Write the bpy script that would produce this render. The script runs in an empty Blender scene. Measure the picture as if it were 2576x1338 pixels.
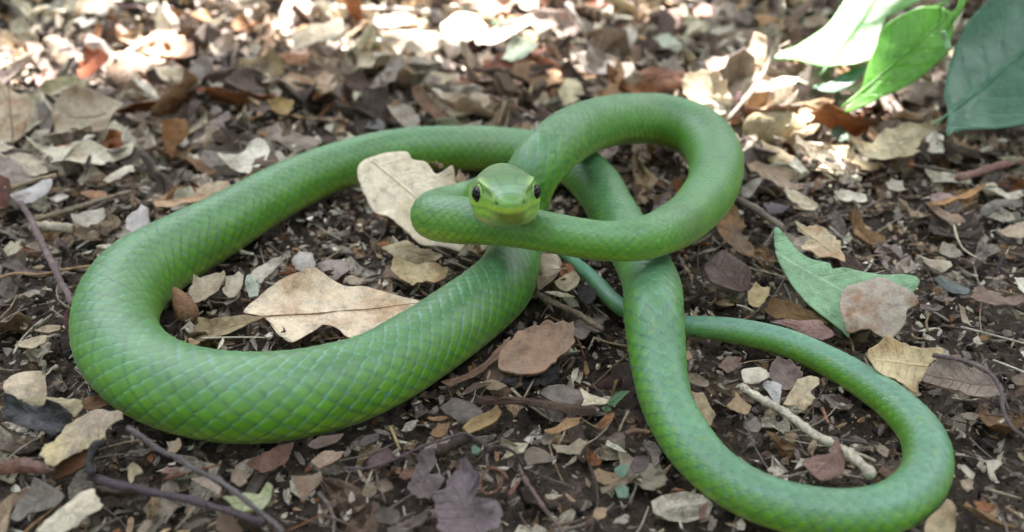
import bpy, bmesh, math, random
import numpy as np
from mathutils import Vector, Matrix

# ------------------------------------------------------------------ camera, sky, sun, exposure
CM = 0.01
CAM_H = 15.0                       # centimetres; every builder below works in centimetres
PITCH = math.radians(31.0)
FPX = 2231.0                       # focal length in pixels of a 2576 wide picture
sc = bpy.context.scene
cam = bpy.data.cameras.new('camera')
cam_o = bpy.data.objects.new('camera', cam)
sc.collection.objects.link(cam_o)
sc.camera = cam_o
cam_o.location = (0, 0, CAM_H * CM)
cam_o.rotation_euler = (math.pi / 2 - PITCH, 0, 0)
cam.sensor_width = 36.0
cam.lens = 36.0 * FPX / 2576.0
cam.clip_start = 0.005
cam.clip_end = 200.0
cam.dof.use_dof = True
cam.dof.focus_distance = 0.238
cam.dof.aperture_fstop = 11.0

SUN_EL, SUN_AZ = math.radians(58), math.radians(24)     # azimuth from +Y towards +X
SUN_DIR = Vector((math.cos(SUN_EL) * math.sin(SUN_AZ), math.cos(SUN_EL) * math.cos(SUN_AZ), math.sin(SUN_EL)))
w = bpy.data.worlds.new('World'); sc.world = w; w.use_nodes = True
nt = w.node_tree; nt.nodes.clear()
sky = nt.nodes.new('ShaderNodeTexSky'); sky.sky_type = 'NISHITA'; sky.sun_disc = False
sky.sun_elevation = SUN_EL; sky.sun_rotation = SUN_AZ
sky.air_density = 1.0; sky.dust_density = 3.0
hs = nt.nodes.new('ShaderNodeHueSaturation'); hs.inputs['Saturation'].default_value = 0.38
bg = nt.nodes.new('ShaderNodeBackground'); bg.inputs['Strength'].default_value = 0.15
wo = nt.nodes.new('ShaderNodeOutputWorld')
nt.links.new(sky.outputs[0], hs.inputs['Color']); nt.links.new(hs.outputs[0], bg.inputs['Color'])
nt.links.new(bg.outputs[0], wo.inputs[0])
sl = bpy.data.lights.new('sun', 'SUN'); sl.energy = 5.0; sl.angle = math.radians(0.5); sl.color = (1.0, 0.96, 0.93)
so = bpy.data.objects.new('sun', sl); sc.collection.objects.link(so)
so.rotation_euler = SUN_DIR.to_track_quat('Z', 'Y').to_euler(); so.location = (0.5, 1, 3)
sc.view_settings.view_transform = 'Standard'; sc.view_settings.look = 'None'
sc.view_settings.gamma = 1.0; sc.view_settings.exposure = 2.88
sc.view_settings.use_curve_mapping = False
sc.cycles.max_bounces = 6; sc.cycles.transparent_max_bounces = 4

# ------------------------------------------------------------------ helpers
rnd = random.Random(7)
rng = np.random.default_rng(7)
CP, SP = math.cos(PITCH), math.sin(PITCH)

def ray(x, y):                     # x, y in the 2576x1338 frame
    a, b = (x - 1288.0) / FPX, (669.0 - y) / FPX
    return np.array([a, CP + b * SP, -SP + b * CP])
def hit(x, y, p0, n):
    d = ray(x, y); o = np.array([0, 0, CAM_H])
    return o + d * (np.dot(np.array(p0) - o, n) / np.dot(d, n))
def at(x, y, z=0.0):
    return hit(x, y, (0, 0, z), np.array([0, 0, 1.0]))
def depth(p):
    return p[1] * CP - (p[2] - CAM_H) * SP
WIN = {'A': (0, 0), 'B': (1280, 0), 'C': (2560, 0), 'D': (0, 665), 'E': (1280, 500), 'F': (2560, 665),
       'G': (0, 1330), 'H': (1280, 1330), 'I': (2560, 1330), 'J': (1280, 1000)}
def wv(win, x, y):
    if win == 'V': return x, y
    ox, oy = WIN[win]
    return (ox + x / 2.012) / 1.4907, (oy + y / 2.012) / 1.4907
def pts(s):
    return [tuple(float(c) for c in t.split(',')) for t in s.split()]
def lin(h):
    h = h.lstrip('#'); c = np.array([int(h[i:i + 2], 16) / 255 for i in (0, 2, 4)])
    return np.where(c <= 0.04045, c / 12.92, ((c + 0.055) / 1.055) ** 2.4)

def hash3(i, j, k):
    h = (i * 374761393 + j * 668265263 + k * 2147483647) & 0xffffffff
    h = ((h ^ (h >> 13)) * 1274126177) & 0xffffffff
    return ((h ^ (h >> 16)) & 0xffff) / 65535.0
def vnoise(p, scale, seed=0):      # value noise, p (n,3) -> -1..1
    q = np.asarray(p, float) * scale + seed * 17.31
    i = np.floor(q).astype(np.int64); f = q - i; f = f * f * (3 - 2 * f)
    r = 0
    for a in (0, 1):
        for b in (0, 1):
            for c in (0, 1):
                wt = (f[:, 0] if a else 1 - f[:, 0]) * (f[:, 1] if b else 1 - f[:, 1]) * (f[:, 2] if c else 1 - f[:, 2])
                r = r + wt * hash3(i[:, 0] + a, i[:, 1] + b, i[:, 2] + c)
    return r * 2 - 1
def ground_z(p):
    p = np.atleast_2d(np.asarray(p, float)).copy(); p = np.c_[p[:, :2], np.zeros(len(p))]
    return 0.30 * vnoise(p, 0.12, 1) + 0.16 * vnoise(p, 0.5, 2) + 0.09 * vnoise(p, 1.7, 3)

def mesh(name, verts, faces, mat, attrs=None, uv=None, smooth=True, origin=None):
    """verts in cm (world); the mesh is stored about its origin in metres."""
    verts = np.asarray(verts, float)
    o = np.array(origin if origin is not None else (0, 0, 0), float)
    me = bpy.data.meshes.new(name)
    v = (verts - o) * CM
    if isinstance(faces, np.ndarray):
        n, k = faces.shape
        me.vertices.add(len(v)); me.vertices.foreach_set('co', v.astype(np.float32).ravel())
        me.loops.add(n * k); me.loops.foreach_set('vertex_index', faces.astype(np.int32).ravel())
        me.polygons.add(n); me.polygons.foreach_set('loop_start', np.arange(0, n * k, k, dtype=np.int32))
        me.update(calc_edges=True)
    else:
        me.from_pydata(v.tolist(), [], faces); me.update()
    me.polygons.foreach_set('use_smooth', np.full(len(me.polygons), smooth))
    for k_, a in (attrs or {}).items():
        a = np.asarray(a, float)
        if a.ndim == 2:
            at_ = me.attributes.new(k_, 'FLOAT_COLOR', 'POINT')
            at_.data.foreach_set('color', np.c_[a[:, :3], np.ones(len(a))].astype(np.float32).ravel())
        else:
            at_ = me.attributes.new(k_, 'FLOAT', 'POINT'); at_.data.foreach_set('value', a.astype(np.float32))
    me.materials.append(mat)
    ob = bpy.data.objects.new(name, me); ob.location = o * CM
    sc.collection.objects.link(ob)
    return ob
def child(ob, parent):
    ob.location = Vector(ob.location) - Vector(parent.location)
    ob.parent = parent
    return ob
def tag(o, label, cat=None, group=None, kind=None):
    if label: o['label'] = label
    if cat: o['category'] = cat
    if group: o['group'] = group
    if kind: o['kind'] = kind
    return o

# ------------------------------------------------------------------ materials
def new_mat(name):
    m = bpy.data.materials.new(name); m.use_nodes = True
    n = m.node_tree; n.nodes.clear()
    return m, n
def N(n, t, **kw):
    x = n.nodes.new(t)
    for k, v in kw.items():
        if k in x.inputs: x.inputs[k].default_value = v
        else: setattr(x, k, v)
    return x
def mathn(n, op, a, b=None, clamp=False):
    x = n.nodes.new('ShaderNodeMath'); x.operation = op; x.use_clamp = clamp
    for i, s in enumerate((a, b)):
        if s is None: continue
        if isinstance(s, (int, float)): x.inputs[i].default_value = s
        else: n.links.new(s, x.inputs[i])
    return x.outputs[0]
def mixc(n, fac, a, b, mode='MIX'):
    x = n.nodes.new('ShaderNodeMix'); x.data_type = 'RGBA'; x.blend_type = mode
    for s, i in ((fac, 0), (a, 6), (b, 7)):
        if isinstance(s, (int, float)): x.inputs[i].default_value = s
        elif isinstance(s, tuple): x.inputs[i].default_value = (*s, 1)
        else: n.links.new(s, x.inputs[i])
    return x.outputs[2]
def ramp(n, src, stops):
    r = n.nodes.new('ShaderNodeValToRGB'); e = r.color_ramp.elements
    while len(e) < len(stops): e.new(0.5)
    for q, (p, c) in zip(e, stops):
        q.position = p; q.color = (*c, 1) if isinstance(c, tuple) else (c, c, c, 1)
    n.links.new(src, r.inputs[0]); return r.outputs[0]
def noise(n, pos, scale, detail=4, rough=0.6):
    x = N(n, 'ShaderNodeTexNoise', Scale=scale, Detail=detail, Roughness=rough)
    n.links.new(pos, x.inputs['Vector']); return x.outputs['Fac']

def leaf_material(name, rough, translucent, blotch, spec=0.3, green=False):
    m, n = new_mat(name)
    out = N(n, 'ShaderNodeOutputMaterial')
    geo = N(n, 'ShaderNodeNewGeometry'); pos = geo.outputs['Position']
    tint = N(n, 'ShaderNodeAttribute', attribute_name='tint').outputs['Color']
    spot = N(n, 'ShaderNodeAttribute', attribute_name='spot').outputs['Color']
    u = N(n, 'ShaderNodeAttribute', attribute_name='lu').outputs['Fac']
    v = N(n, 'ShaderNodeAttribute', attribute_name='lv').outputs['Fac']
    vein = N(n, 'ShaderNodeAttribute', attribute_name='vein').outputs['Fac']
    n1 = noise(n, pos, 70, 5, 0.65); n2 = noise(n, pos, 320, 5, 0.7); n3 = noise(n, pos, 1500, 3, 0.7); n4 = noise(n, pos, 170, 3, 0.5)
    f = ramp(n, n1, [(0.47, 0.0), (0.62, 1.0)])
    c = mixc(n, mathn(n, 'MULTIPLY', f, blotch), tint, spot)
    br = ramp(n, n2, [(0.25, 0.50), (0.48, 1.0), (0.75, 1.25)])
    c = mixc(n, 1.0, c, br, 'MULTIPLY')
    g = ramp(n, n3, [(0.3, 0.78), (0.6, 1.06)]); c = mixc(n, 0.8, c, g, 'MULTIPLY')
    specks = ramp(n, n3, [(0.66, 0.0), (0.72, 1.0)])
    specks = mathn(n, 'MULTIPLY', specks, ramp(n, n4, [(0.45, 0.0), (0.6, 0.8)]))
    if not green: c = mixc(n, specks, c, (0.05, 0.035, 0.025))
    # veins: a midrib and slanting side veins
    av = mathn(n, 'ABSOLUTE', v)
    mid = mathn(n, 'SUBTRACT', 1.0, mathn(n, 'MULTIPLY', av, 18.0), True)
    ph = mathn(n, 'SUBTRACT', mathn(n, 'MULTIPLY', u, 8.0 if green else 9.0), mathn(n, 'MULTIPLY', av, 1.7))
    wob = mathn(n, 'MULTIPLY', n1, 0.7); ph = mathn(n, 'ADD', ph, wob)
    tri = mathn(n, 'ABSOLUTE', mathn(n, 'SUBTRACT', mathn(n, 'FRACT', ph), 0.5))
    side = mathn(n, 'SUBTRACT', 1.0, mathn(n, 'MULTIPLY', tri, 14.0), True)
    side = mathn(n, 'MULTIPLY', side, 0.6)
    vn = mathn(n, 'MULTIPLY', mathn(n, 'MAXIMUM', mid, side), vein)
    vc = mixc(n, 1.0, c, (1.5, 1.45, 1.35) if not green else (2.1, 1.7, 2.2), 'MULTIPLY')
    c = mixc(n, mathn(n, 'MULTIPLY', vn, 0.55), c, vc)
    bh = mathn(n, 'ADD', mathn(n, 'MULTIPLY', vn, 0.5 if not green else -0.6), mathn(n, 'ADD', mathn(n, 'MULTIPLY', n2, 1.0 if not green else 0.25), mathn(n, 'MULTIPLY', n3, 0.35 if not green else .08)))
    bp = N(n, 'ShaderNodeBump', Strength=0.9, Distance=0.0008); n.links.new(bh, bp.inputs['Height'])
    p = N(n, 'ShaderNodeBsdfPrincipled', Roughness=rough); p.inputs['Specular IOR Level'].default_value = spec
    n.links.new(c, p.inputs['Base Color']); n.links.new(bp.outputs[0], p.inputs['Normal'])
    t = N(n, 'ShaderNodeBsdfTranslucent')
    tc = mixc(n, 1.0, c, (1.25, 0.8, 0.5) if not green else (1.6, 1.6, 0.35), 'MULTIPLY')
    n.links.new(tc, t.inputs['Color'])
    mx = N(n, 'ShaderNodeMixShader'); mx.inputs[0].default_value = translucent
    n.links.new(p.outputs[0], mx.inputs[1]); n.links.new(t.outputs[0], mx.inputs[2])
    n.links.new(mx.outputs[0], out.inputs[0])
    return m
M_DEAD = leaf_material('dead_leaf', 0.62, 0.22, 0.75)
M_SHINY = leaf_material('wet_dead_leaf', 0.25, 0.08, 0.5, 0.6)
M_MINT = leaf_material('pale_leaf_underside', 0.7, 0.3, 0.3, 0.25, green=True)
M_GREEN = leaf_material('green_leaf', 0.36, 0.35, 0.25, 0.5, green=True)

def litter_material(name, rough=0.75, tr=0.12):
    m, n = new_mat(name); out = N(n, 'ShaderNodeOutputMaterial')
    pos = N(n, 'ShaderNodeNewGeometry').outputs['Position']
    tint = N(n, 'ShaderNodeAttribute', attribute_name='tint').outputs['Color']
    n2 = noise(n, pos, 350, 5, 0.7); n3 = noise(n, pos, 1400, 3, 0.7)
    c = mixc(n, 1.0, tint, ramp(n, n2, [(0.25, 0.5), (0.5, 0.95), (0.75, 1.35)]), 'MULTIPLY')
    c = mixc(n, 0.8, c, ramp(n, n3, [(0.3, 0.65), (0.6, 1.15)]), 'MULTIPLY')
    bp = N(n, 'ShaderNodeBump', Strength=0.7, Distance=0.0008)
    n.links.new(mathn(n, 'ADD', n2, mathn(n, 'MULTIPLY', n3, 0.4)), bp.inputs['Height'])
    p = N(n, 'ShaderNodeBsdfPrincipled', Roughness=rough); p.inputs['Specular IOR Level'].default_value = 0.3
    n.links.new(c, p.inputs['Base Color']); n.links.new(bp.outputs[0], p.inputs['Normal'])
    t = N(n, 'ShaderNodeBsdfTranslucent'); n.links.new(c, t.inputs['Color'])
    mx = N(n, 'ShaderNodeMixShader'); mx.inputs[0].default_value = tr
    n.links.new(p.outputs[0], mx.inputs[1]); n.links.new(t.outputs[0], mx.inputs[2]); n.links.new(mx.outputs[0], out.inputs[0])
    return m
M_LITTER = litter_material('crumbled_leaves')
M_WOOD = litter_material('weathered_twig', 0.7, 0.0)
M_CRUMB = litter_material('soil_crumb', 0.9, 0.0)

def soil_material():
    m, n = new_mat('forest_soil'); out = N(n, 'ShaderNodeOutputMaterial')
    pos = N(n, 'ShaderNodeNewGeometry').outputs['Position']
    n1 = noise(n, pos, 40, 5, 0.6); n2 = noise(n, pos, 260, 6, 0.75); n3 = noise(n, pos, 1300, 3, 0.7)
    c = ramp(n, n2, [(0.28, (0.018, 0.013, 0.010)), (0.5, (0.080, 0.060, 0.044)), (0.66, (0.15, 0.118, 0.088)), (0.8, (0.24, 0.20, 0.155))])
    c = mixc(n, 1.0, c, ramp(n, n1, [(0.3, 0.7), (0.7, 1.3)]), 'MULTIPLY')
    c = mixc(n, 0.8, c, ramp(n, n3, [(0.3, 0.55), (0.65, 1.35)]), 'MULTIPLY')
    bp = N(n, 'ShaderNodeBump', Strength=1.0, Distance=0.0025)
    n.links.new(mathn(n, 'ADD', n2, mathn(n, 'MULTIPLY', n3, 0.4)), bp.inputs['Height'])
    p = N(n, 'ShaderNodeBsdfPrincipled', Roughness=0.9); p.inputs['Specular IOR Level'].default_value = 0.2
    n.links.new(c, p.inputs['Base Color']); n.links.new(bp.outputs[0], p.inputs['Normal']); n.links.new(p.outputs[0], out.inputs[0])
    return m
M_SOIL = soil_material()

def skin_material():
    m, n = new_mat('green_snake_skin'); out = N(n, 'ShaderNodeOutputMaterial')
    pos = N(n, 'ShaderNodeNewGeometry').outputs['Position']
    skin = N(n, 'ShaderNodeAttribute', attribute_name='skin').outputs['Color']
    n1 = noise(n, pos, 60, 3, 0.5); n2 = noise(n, pos, 700, 4, 0.7); n3 = noise(n, pos, 1900, 2, 0.6)
    c = mixc(n, 1.0, skin, ramp(n, n1, [(0.3, 0.88), (0.7, 1.1)]), 'MULTIPLY')
    c = mixc(n, 0.7, c, ramp(n, n2, [(0.3, 0.82), (0.7, 1.15)]), 'MULTIPLY')
    fl = ramp(n, n3, [(0.70, 0.0), (0.76, 0.2)])
    c = mixc(n, fl, c, (0.12, 0.30, 0.36))
    dn = mathn(n, 'MULTIPLY', ramp(n, noise(n, pos, 32, 5, 0.7), [(0.52, 0.0), (0.70, 0.30)]), ramp(n, n2, [(0.4, 0.2), (0.6, 1.0)]))
    c = mixc(n, dn, c, (0.15, 0.14, 0.085))
    bp = N(n, 'ShaderNodeBump', Strength=0.25, Distance=0.0004); n.links.new(n2, bp.inputs['Height'])
    rg = N(n, 'ShaderNodeAttribute', attribute_name='gloss').outputs['Fac']
    p = N(n, 'ShaderNodeBsdfPrincipled'); p.inputs['Specular IOR Level'].default_value = 0.55
    p.inputs['Coat Weight'].default_value = 0.28; p.inputs['Coat Roughness'].default_value = 0.45; p.inputs['Coat IOR'].default_value = 1.6
    n.links.new(mathn(n, 'SUBTRACT', mathn(n, 'ADD', 0.40, mathn(n, 'MULTIPLY', n2, 0.16)), mathn(n, 'MULTIPLY', rg, 0.12)), p.inputs['Roughness'])
    p.inputs['Sheen Weight'].default_value = 0.06; p.inputs['Sheen Roughness'].default_value = 0.4
    p.inputs['Sheen Tint'].default_value = (0.7, 0.95, 0.95, 1)
    n.links.new(c, p.inputs['Base Color']); n.links.new(bp.outputs[0], p.inputs['Normal']); n.links.new(p.outputs[0], out.inputs[0])
    return m
M_SKIN = skin_material()
def eye_material():
    m, n = new_mat('snake_eye'); out = N(n, 'ShaderNodeOutputMaterial')
    a = N(n, 'ShaderNodeAttribute', attribute_name='radial').outputs['Fac']
    c = ramp(n, a, [(0.0, (0.002, 0.002, 0.003)), (0.70, (0.003, 0.002, 0.003)), (0.75, (0.26, 0.10, 0.02)), (0.86, (0.16, 0.08, 0.02)), (0.95, (0.02, 0.03, 0.01))])
    p = N(n, 'ShaderNodeBsdfPrincipled', Roughness=0.10); p.inputs['Specular IOR Level'].default_value = 0.35
    n.links.new(c, p.inputs['Base Color']); n.links.new(p.outputs[0], out.inputs[0])
    return m
M_EYE = eye_material()

# ------------------------------------------------------------------ the ground
def axis(lo, hi, step, far, grow=1.35):
    a = list(np.arange(lo, hi + 1e-6, step)); s = step; x = a[-1]
    up = []
    while x < far: s *= grow; x += s; up.append(x)
    s = step; x = a[0]; dn = []
    while x > -far: s *= grow; x -= s; dn.append(x)
    return np.array(dn[::-1] + a + up)
gx, gy = axis(-42, 42, 0.32, 2500), axis(4, 80, 0.32, 2500)
X, Y = np.meshgrid(gx, gy); P = np.c_[X.ravel(), Y.ravel(), np.zeros(X.size)]
fade = np.clip(1.3 - np.abs(P[:, 1] - 40) / 400 - np.abs(P[:, 0]) / 400, 0, 1)
P[:, 2] = ground_z(P) * fade + 0.04 * vnoise(P, 4.5, 5) * fade - 0.15
nx, ny = len(gx), len(gy)
ii = (np.arange(ny - 1)[:, None] * nx + np.arange(nx - 1)[None, :]).ravel()
soil = mesh('ground', P, np.c_[ii, ii + 1, ii + nx + 1, ii + nx], M_SOIL)
tag(soil, 'dark crumbly forest soil under the leaf litter', kind='structure')
# ------------------------------------------------------------------ the snake: centre line x, y (frame), z (cm), thickness (frame pixels)
NECK = '''1262,468,4.15,88 1247,469,3.4,82 1205,489,2.65,84 1150,508,2.35,90 1100,528,2.4,104 1092,547,2.55,120 1150,555,2.7,122
1225,562,2.85,115 1300,572,3.0,108 1400,590,3.15,104 1475,603,3.1,103 1540,609,3.1,105 1610,603,3.1,112 1690,574,2.75,119 1755,524,2.2,126
1796,458,1.9,131 1797,392,1.8,134 1752,333,1.9,133 1680,306,2.05,132 1600,301,2.25,132 1500,315,2.75,134 1410,360,3.2,136 1352,420,2.95,134
1315,500,2.0,134 1300,580,1.35,134 1290,650,1.25,140 1262,716,1.25,162 1155,806,1.3,186 1045,880,1.35,196 935,942,1.4,208 805,983,1.45,220
650,1003,1.5,230 490,988,1.5,226 373,944,1.5,218 300,870,1.5,208 290,800,1.48,204 308,745,1.45,203 352,692,1.4,197 432,638,1.35,178 552,572,1.3,154
660,508,1.25,138 745,463,1.25,128 850,420,1.2,120 950,391,1.2,116 1060,376,1.2,115 1160,374,1.2,115 1260,378,1.2,114 1340,388,1.2,116
1430,408,1.2,118 1500,466,1.2,120 1548,548,1.2,122 1603,640,1.25,130 1638,715,1.45,140 1645,800,1.75,150 1655,900,1.35,140 1673,1000,1.05,130
1715,1088,0.95,130 1790,1180,0.9,127 1885,1243,0.9,127 2000,1282,0.9,128 2120,1296,0.9,128 2228,1282,0.9,127 2306,1233,0.9,124 2336,1160,0.9,118
2314,1085,0.88,106 2250,1017,0.85,94 2163,955,0.8,84 2067,902,0.75,76 1975,862,0.7,71 1890,841,0.65,68 1820,829,0.6,62 1743,822,0.52,54
1650,812,0.42,46 1555,768,0.5,43 1500,710,0.55,38 1455,668,0.5,32 1415,638,0.45,22 1385,618,0.4,8'''
cp = []
for t in NECK.split():
    x, y, z, th = (float(c) for c in t.split(','))
    z = z - .14 if z < 1.56 and z > .7 else z
    p = at(x, y, z); cp.append([*p, th / 2 / FPX * depth(p)])
cp = np.array(cp)
# head axis
occ = cp[0, :3].copy()
head_dir = np.array([0.09, -1.0, 0.27]); head_dir /= np.linalg.norm(head_dir)
HL = 3.05
snout = occ + head_dir * HL
cp0 = occ - head_dir * 0.0
ext = np.vstack([[*(occ + head_dir * 1.0), cp[0, 3]], cp])
def catmull(P, per=24):
    P = np.asarray(P, float); P = np.vstack([2 * P[0] - P[1], P, 2 * P[-1] - P[-2]])
    out = []
    for i in range(1, len(P) - 2):
        p0, p1, p2, p3 = P[i - 1:i + 3]
        t = [0]
        for a, b in ((p0, p1), (p1, p2), (p2, p3)): t.append(t[-1] + max(1e-6, np.linalg.norm(b[:3] - a[:3])) ** 0.5)
        for s in np.linspace(t[1], t[2], per, endpoint=False):
            A1 = (t[1] - s) / (t[1] - t[0]) * p0 + (s - t[0]) / (t[1] - t[0]) * p1
            A2 = (t[2] - s) / (t[2] - t[1]) * p1 + (s - t[1]) / (t[2] - t[1]) * p2
            A3 = (t[3] - s) / (t[3] - t[2]) * p2 + (s - t[2]) / (t[3] - t[2]) * p3
            B1 = (t[2] - s) / (t[2] - t[0]) * A1 + (s - t[0]) / (t[2] - t[0]) * A2
            B2 = (t[3] - s) / (t[3] - t[1]) * A2 + (s - t[1]) / (t[3] - t[1]) * A3
            out.append((t[2] - s) / (t[2] - t[1]) * B1 + (s - t[1]) / (t[2] - t[1]) * B2)
    out.append(P[-2]); return np.array(out)
def resample(C, step):
    d = np.r_[0, np.cumsum(np.linalg.norm(np.diff(C[:, :3], axis=0), axis=1))]
    n = int(d[-1] / step) + 1; s = np.linspace(0, d[-1], n)
    return np.c_[[np.interp(s, d, C[:, k]) for k in range(C.shape[1])]].T, s
dense = catmull(ext)
line, S = resample(dense, 0.058)
for _ in range(30):
    line[1:-1] = line[1:-1] * 0.5 + (line[:-2] + line[2:]) * 0.25
# prepend the head axis
k0 = np.argmin(np.linalg.norm(line[:, :3] - (occ + head_dir * 0.9), axis=1))
line = line[k0:]
first = line[0, :3]
HLs = np.linalg.norm(snout - first)
nh = 75
tt = np.linspace(0, 1, nh, endpoint=False) ** 1.25
headline = snout[None] + (first - snout)[None] * tt[:, None]
CL = np.vstack([headline, line[:, :3]])
R0 = np.r_[np.full(nh, line[0, 3]), line[:, 3]]
R0 = R0 * (1 + .022 * vnoise(CL, .45, 66) + .012 * vnoise(CL, 1.3, 67))
S = np.r_[0, np.cumsum(np.linalg.norm(np.diff(CL, axis=0), axis=1))]
T = np.gradient(CL, axis=0); T /= np.linalg.norm(T, axis=1)[:, None]
for _ in range(6): T[1:-1] = T[1:-1] * 0.5 + (T[:-2] + T[2:]) * 0.25
T /= np.linalg.norm(T, axis=1)[:, None]
SIDE = np.cross(T, [0, 0, 1.0]); SIDE /= np.linalg.norm(SIDE, axis=1)[:, None]
UP = np.cross(SIDE, T)
NS = 140
th = np.linspace(0, 2 * np.pi, NS, endpoint=False) + np.pi / NS      # 0 = side, pi/2 = up
ct, st = np.cos(th), np.sin(th)
# cross sections of the head: t from the snout, half width, up, down, squareness
HS = np.array([[0.00, 0.05, 0.03, 0.05, 2.0], [0.03, 0.22, 0.14, 0.20, 2.2], [0.12, 0.36, 0.25, 0.36, 2.4], [0.30, 0.46, 0.34, 0.50, 2.7],
               [0.55, 0.54, 0.40, 0.56, 3.3], [0.85, 0.68, 0.47, 0.63, 3.7], [1.2, 0.86, 0.53, 0.70, 3.8], [1.6, 0.97, 0.58, 0.76, 3.2],
               [2.05, 1.03, 0.64, 0.80, 2.4], [2.5, 1.00, 0.65, 0.78, 2.15], [2.9, 0.88, 0.66, 0.73, 2.05], [3.3, 0.74, 0.64, 0.66, 2.0]])
HS[:, 1] *= .94
hw, hu, hd, hp = (np.interp(S, HS[:, 0], HS[:, k]) for k in (1, 2, 3, 4))
ks = np.exp(-((np.arange(-8, 9)) / 3.5) ** 2); ks /= ks.sum()
def sm(a):
    b = np.convolve(np.r_[np.full(8, a[0]), a, np.full(8, a[-1])], ks, 'valid'); b[:6] = a[:6]; return b
hw, hu, hd = sm(hw), sm(hu), sm(hd)
bl = np.clip((S - 2.9) / 1.3, 0, 1); bl = bl * bl * (3 - 2 * bl)      # 0 head .. 1 body
wv_ = hw * (1 - bl) + R0 * bl; uv_ = hu * (1 - bl) + R0 * 1.0 * bl; dv_ = hd * (1 - bl) + R0 * 0.90 * bl
pv_ = hp * (1 - bl) + 2.08 * bl
CT, ST = ct[None, :], st[None, :]
e = 2.0 / pv_[:, None]
xs = wv_[:, None] * np.sign(CT) * np.abs(CT) ** e
zs = np.where(ST > 0, uv_[:, None], dv_[:, None]) * np.sign(ST) * np.abs(ST) ** e
hk = (1 - bl)[:, None]
xs = xs * (1 - 0.13 * hk * np.clip(zs, 0, 1) / 0.6)                   # the head narrows to its flat top
TS = S[:, None] + 0 * ST
lat = np.abs(xs); sgn = np.sign(xs)
g = lambda v, c, s_: np.exp(-((v - c) / s_) ** 2)
# brow ridges over the eyes, hollow cheeks in front of them, lips
brow = g(TS, 1.30, 0.42) * g(th[None, :], math.radians(42), 0.22) + g(TS, 1.30, 0.42) * g(th[None, :], math.radians(138), 0.22)
zs += 0.08 * brow * hk; xs += sgn * 0.07 * brow * hk
lore = g(TS, 0.80, 0.26) * (g(th[None, :], math.radians(16), 0.25) + g(th[None, :], math.radians(164), 0.25))
xs -= sgn * 0.10 * lore * hk
sock = g(TS, 1.30, 0.24) * (g(th[None, :], math.radians(14), 0.24) + g(th[None, :], math.radians(166), 0.24))
xs -= sgn * 0.10 * sock * hk
mz = -0.17 - 0.05 * np.clip(TS / 2.2, 0, 1) + 0.05 * np.sin(np.clip(TS / 2.2, 0, 1) * 5)   # height of the mouth line
mouth = np.exp(-((zs - mz) / 0.020) ** 2) * (TS < 2.3) * hk
upper_lip = np.exp(-((zs - (mz + 0.11)) / 0.075) ** 2) * (TS < 2.4) * hk
lower_lip = np.exp(-((zs - (mz - 0.11)) / 0.075) ** 2) * (TS < 2.4) * hk
nos = np.exp(-(((TS - 0.20) / 0.05) ** 2 + ((zs - 0.10) / 0.045) ** 2)) * (lat > 0.2) * hk
inset = 0.018 * mouth + 0.05 * nos
# ---- scales
u_al = np.zeros(len(S)); ds = np.diff(S, prepend=0); XT = nh + int(np.argmin(np.linalg.norm(CL[nh:] - at(1603, 640, 1.25), axis=1)))
u_al = np.cumsum(ds / np.maximum(np.where(np.arange(len(S)) > XT, 0.56, 0.40) * R0, 0.09))
ROWS = 17
TAILWARD = S > S[nh + int(np.argmin(np.linalg.norm(CL[nh:] - at(1603, 640, 1.25), axis=1)))]
NROW = np.where(TAILWARD, 13.0, 21.0)
ang = np.degrees(np.angle(np.exp(1j * (th - math.pi / 2))))           # -180..180 from the back
DORS = 128.0
B = u_al[:, None] + 0 * ang[None]; A = (ang / DORS)[None] * (NROW / 2)[:, None]
d1 = np.full(B.shape, 9.0); d2 = d1.copy(); dbn = np.zeros_like(B); cid = np.zeros_like(B)
i0 = np.round(A).astype(int)
for di in (-1, 0, 1):
    i = i0 + di
    off = 0.5 * (i & 1); j0 = np.round(B - off).astype(int)
    for dj in (-1, 0, 1):
        j = j0 + dj
        db = B - (j + off); da = A - i
        dd = (np.abs(db / 0.56) ** 1.35 + np.abs(da / 1.0) ** 1.35) ** (1 / 1.35)
        new = dd < d1
        d2 = np.where(new, d1, np.minimum(d2, dd)); dbn = np.where(new, db, dbn)
        cid = np.where(new, hash3(i + 1000, j + 5000, 3 + 0 * i), cid); d1 = np.where(new, dd, d1)
edge = np.clip((d2 - d1) / 0.34, 0, 1); edge_s = edge * edge * (3 - 2 * edge)
vent = (np.abs(ang) > DORS)[None, :] & (bl[:, None] > 0.2)
vb = u_al[:, None] * 1.0 + 0 * A
vf = np.abs(vb - np.floor(vb) - 0.5) * 2
vedge = np.clip((1 - vf) / 0.15, 0, 1)
edge_s = np.where(vent, vedge, edge_s)
body = bl[:, None]
rr = R0[:, None]
relief = body * (0.016 * rr * edge_s + 0.026 * rr * np.where(vent, 0, dbn) * edge_s)
# ---- surface
nrmx = np.sign(CT) * np.abs(CT); nrmz = ST
rad = relief - inset
rad *= np.clip(S / 0.2, 0, 1)[:, None]
V = CL[:, None, :] + SIDE[:, None, :] * (xs + rad * nrmx)[..., None] + UP[:, None, :] * (zs + rad * nrmz)[..., None]
taper_end = np.clip((S[-1] - S) / 0.5, 0.02, 1) ** 0.6
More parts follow.
